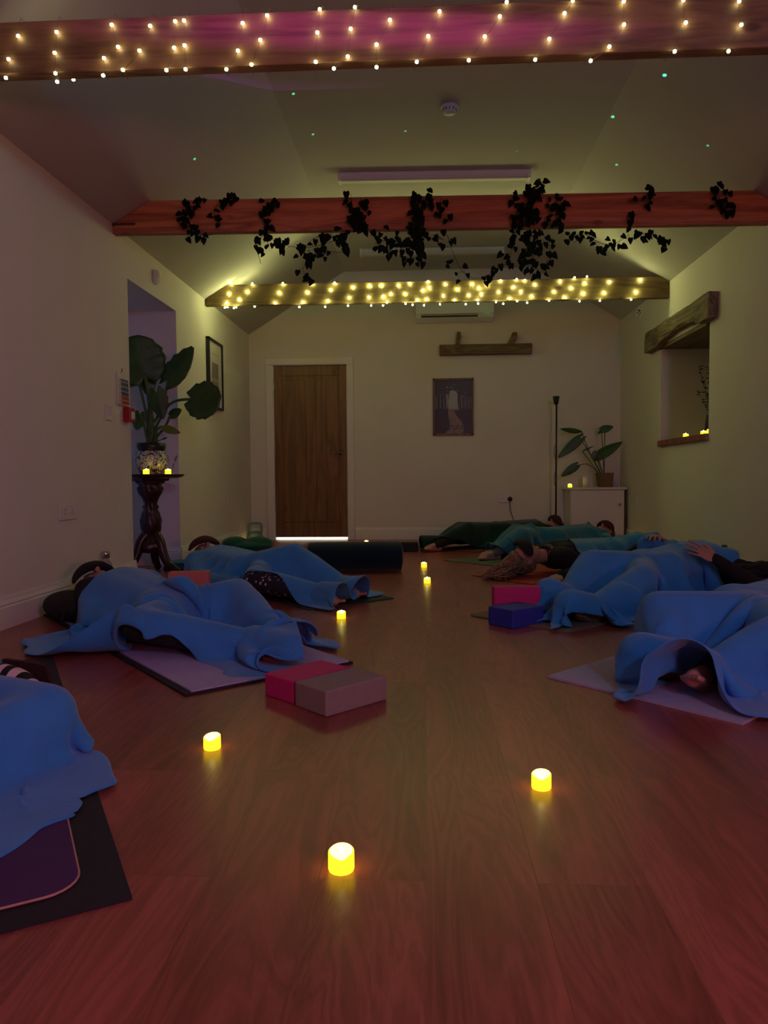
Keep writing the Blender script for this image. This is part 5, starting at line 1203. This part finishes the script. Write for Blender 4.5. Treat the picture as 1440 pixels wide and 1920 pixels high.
area('corridor_lamp', (-1.3, YB+.8, 2.4), (-1.3, YB+.8, 0), .8, (1., .96, .88), 170)
# laser stars: narrow beams of the projector, each stopped down to a point
def laser(p, power, r):
    o = spot('laser_star', (.98, 1.1, .06), p, (.05, 1., .45), power, 1.0, 0, 0)
    l = o.data; l.use_nodes = True; N = l.node_tree.nodes; L = l.node_tree.links
    e = N['Emission']; tc = N.new('ShaderNodeTexCoord'); sp = N.new('ShaderNodeSeparateXYZ'); L.new(tc.outputs['Normal'], sp.inputs[0])
    a = N.new('ShaderNodeMath'); a.operation = 'MULTIPLY'; L.new(sp.outputs[0], a.inputs[0]); L.new(sp.outputs[0], a.inputs[1])
    b = N.new('ShaderNodeMath'); b.operation = 'MULTIPLY_ADD'; L.new(sp.outputs[1], b.inputs[0]); L.new(sp.outputs[1], b.inputs[1]); L.new(a.outputs[0], b.inputs[2])
    c = N.new('ShaderNodeMath'); c.operation = 'LESS_THAN'; c.inputs[1].default_value = r*r; L.new(b.outputs[0], c.inputs[0]); L.new(c.outputs[0], e.inputs['Strength'])
for px, py, k in ((550,176,1),(1246,141,2),(1149,219,1.5),(587,252,.8),(365,298,.8),(969,284,.7),(1156,309,.9),(1327,273,.6),(760,246,.6)):
    d = ray(px, py); p = CAM+d*((ZC-H)/d.z)
    if p.x < XFL: sl = (ZC-EL)/(XFL-XL); p = CAM+d*((EL-sl*XL-H)/(d.z-sl*d.x))
    elif p.x > XFR: sl = -(ZC-ER)/(XR-XFR); p = CAM+d*((ER-sl*XR-H)/(d.z-sl*d.x))
    laser(p, 2600*k, .0017*(.7+.3*k))
w = bpy.data.worlds.new('dusk'); bpy.context.scene.world = w; w.use_nodes = True
w.node_tree.nodes['Background'].inputs[0].default_value = (.17, .20, .46, 1); w.node_tree.nodes['Background'].inputs[1].default_value = .38
sc = bpy.context.scene
sc.view_settings.view_transform = 'Standard'; sc.view_settings.look = 'None'; sc.view_settings.gamma = 1; sc.view_settings.use_curve_mapping = False; sc.view_settings.exposure = 0
cy = sc.cycles
cy.use_denoising = True; cy.use_light_tree = True; cy.use_adaptive_sampling = True; cy.adaptive_threshold = .015; cy.max_bounces = 4; cy.diffuse_bounces = 3; cy.glossy_bounces = 3; cy.transmission_bounces = 4; cy.transparent_max_bounces = 8
cy.sample_clamp_indirect = 4; cy.caustics_reflective = False; cy.caustics_refractive = False
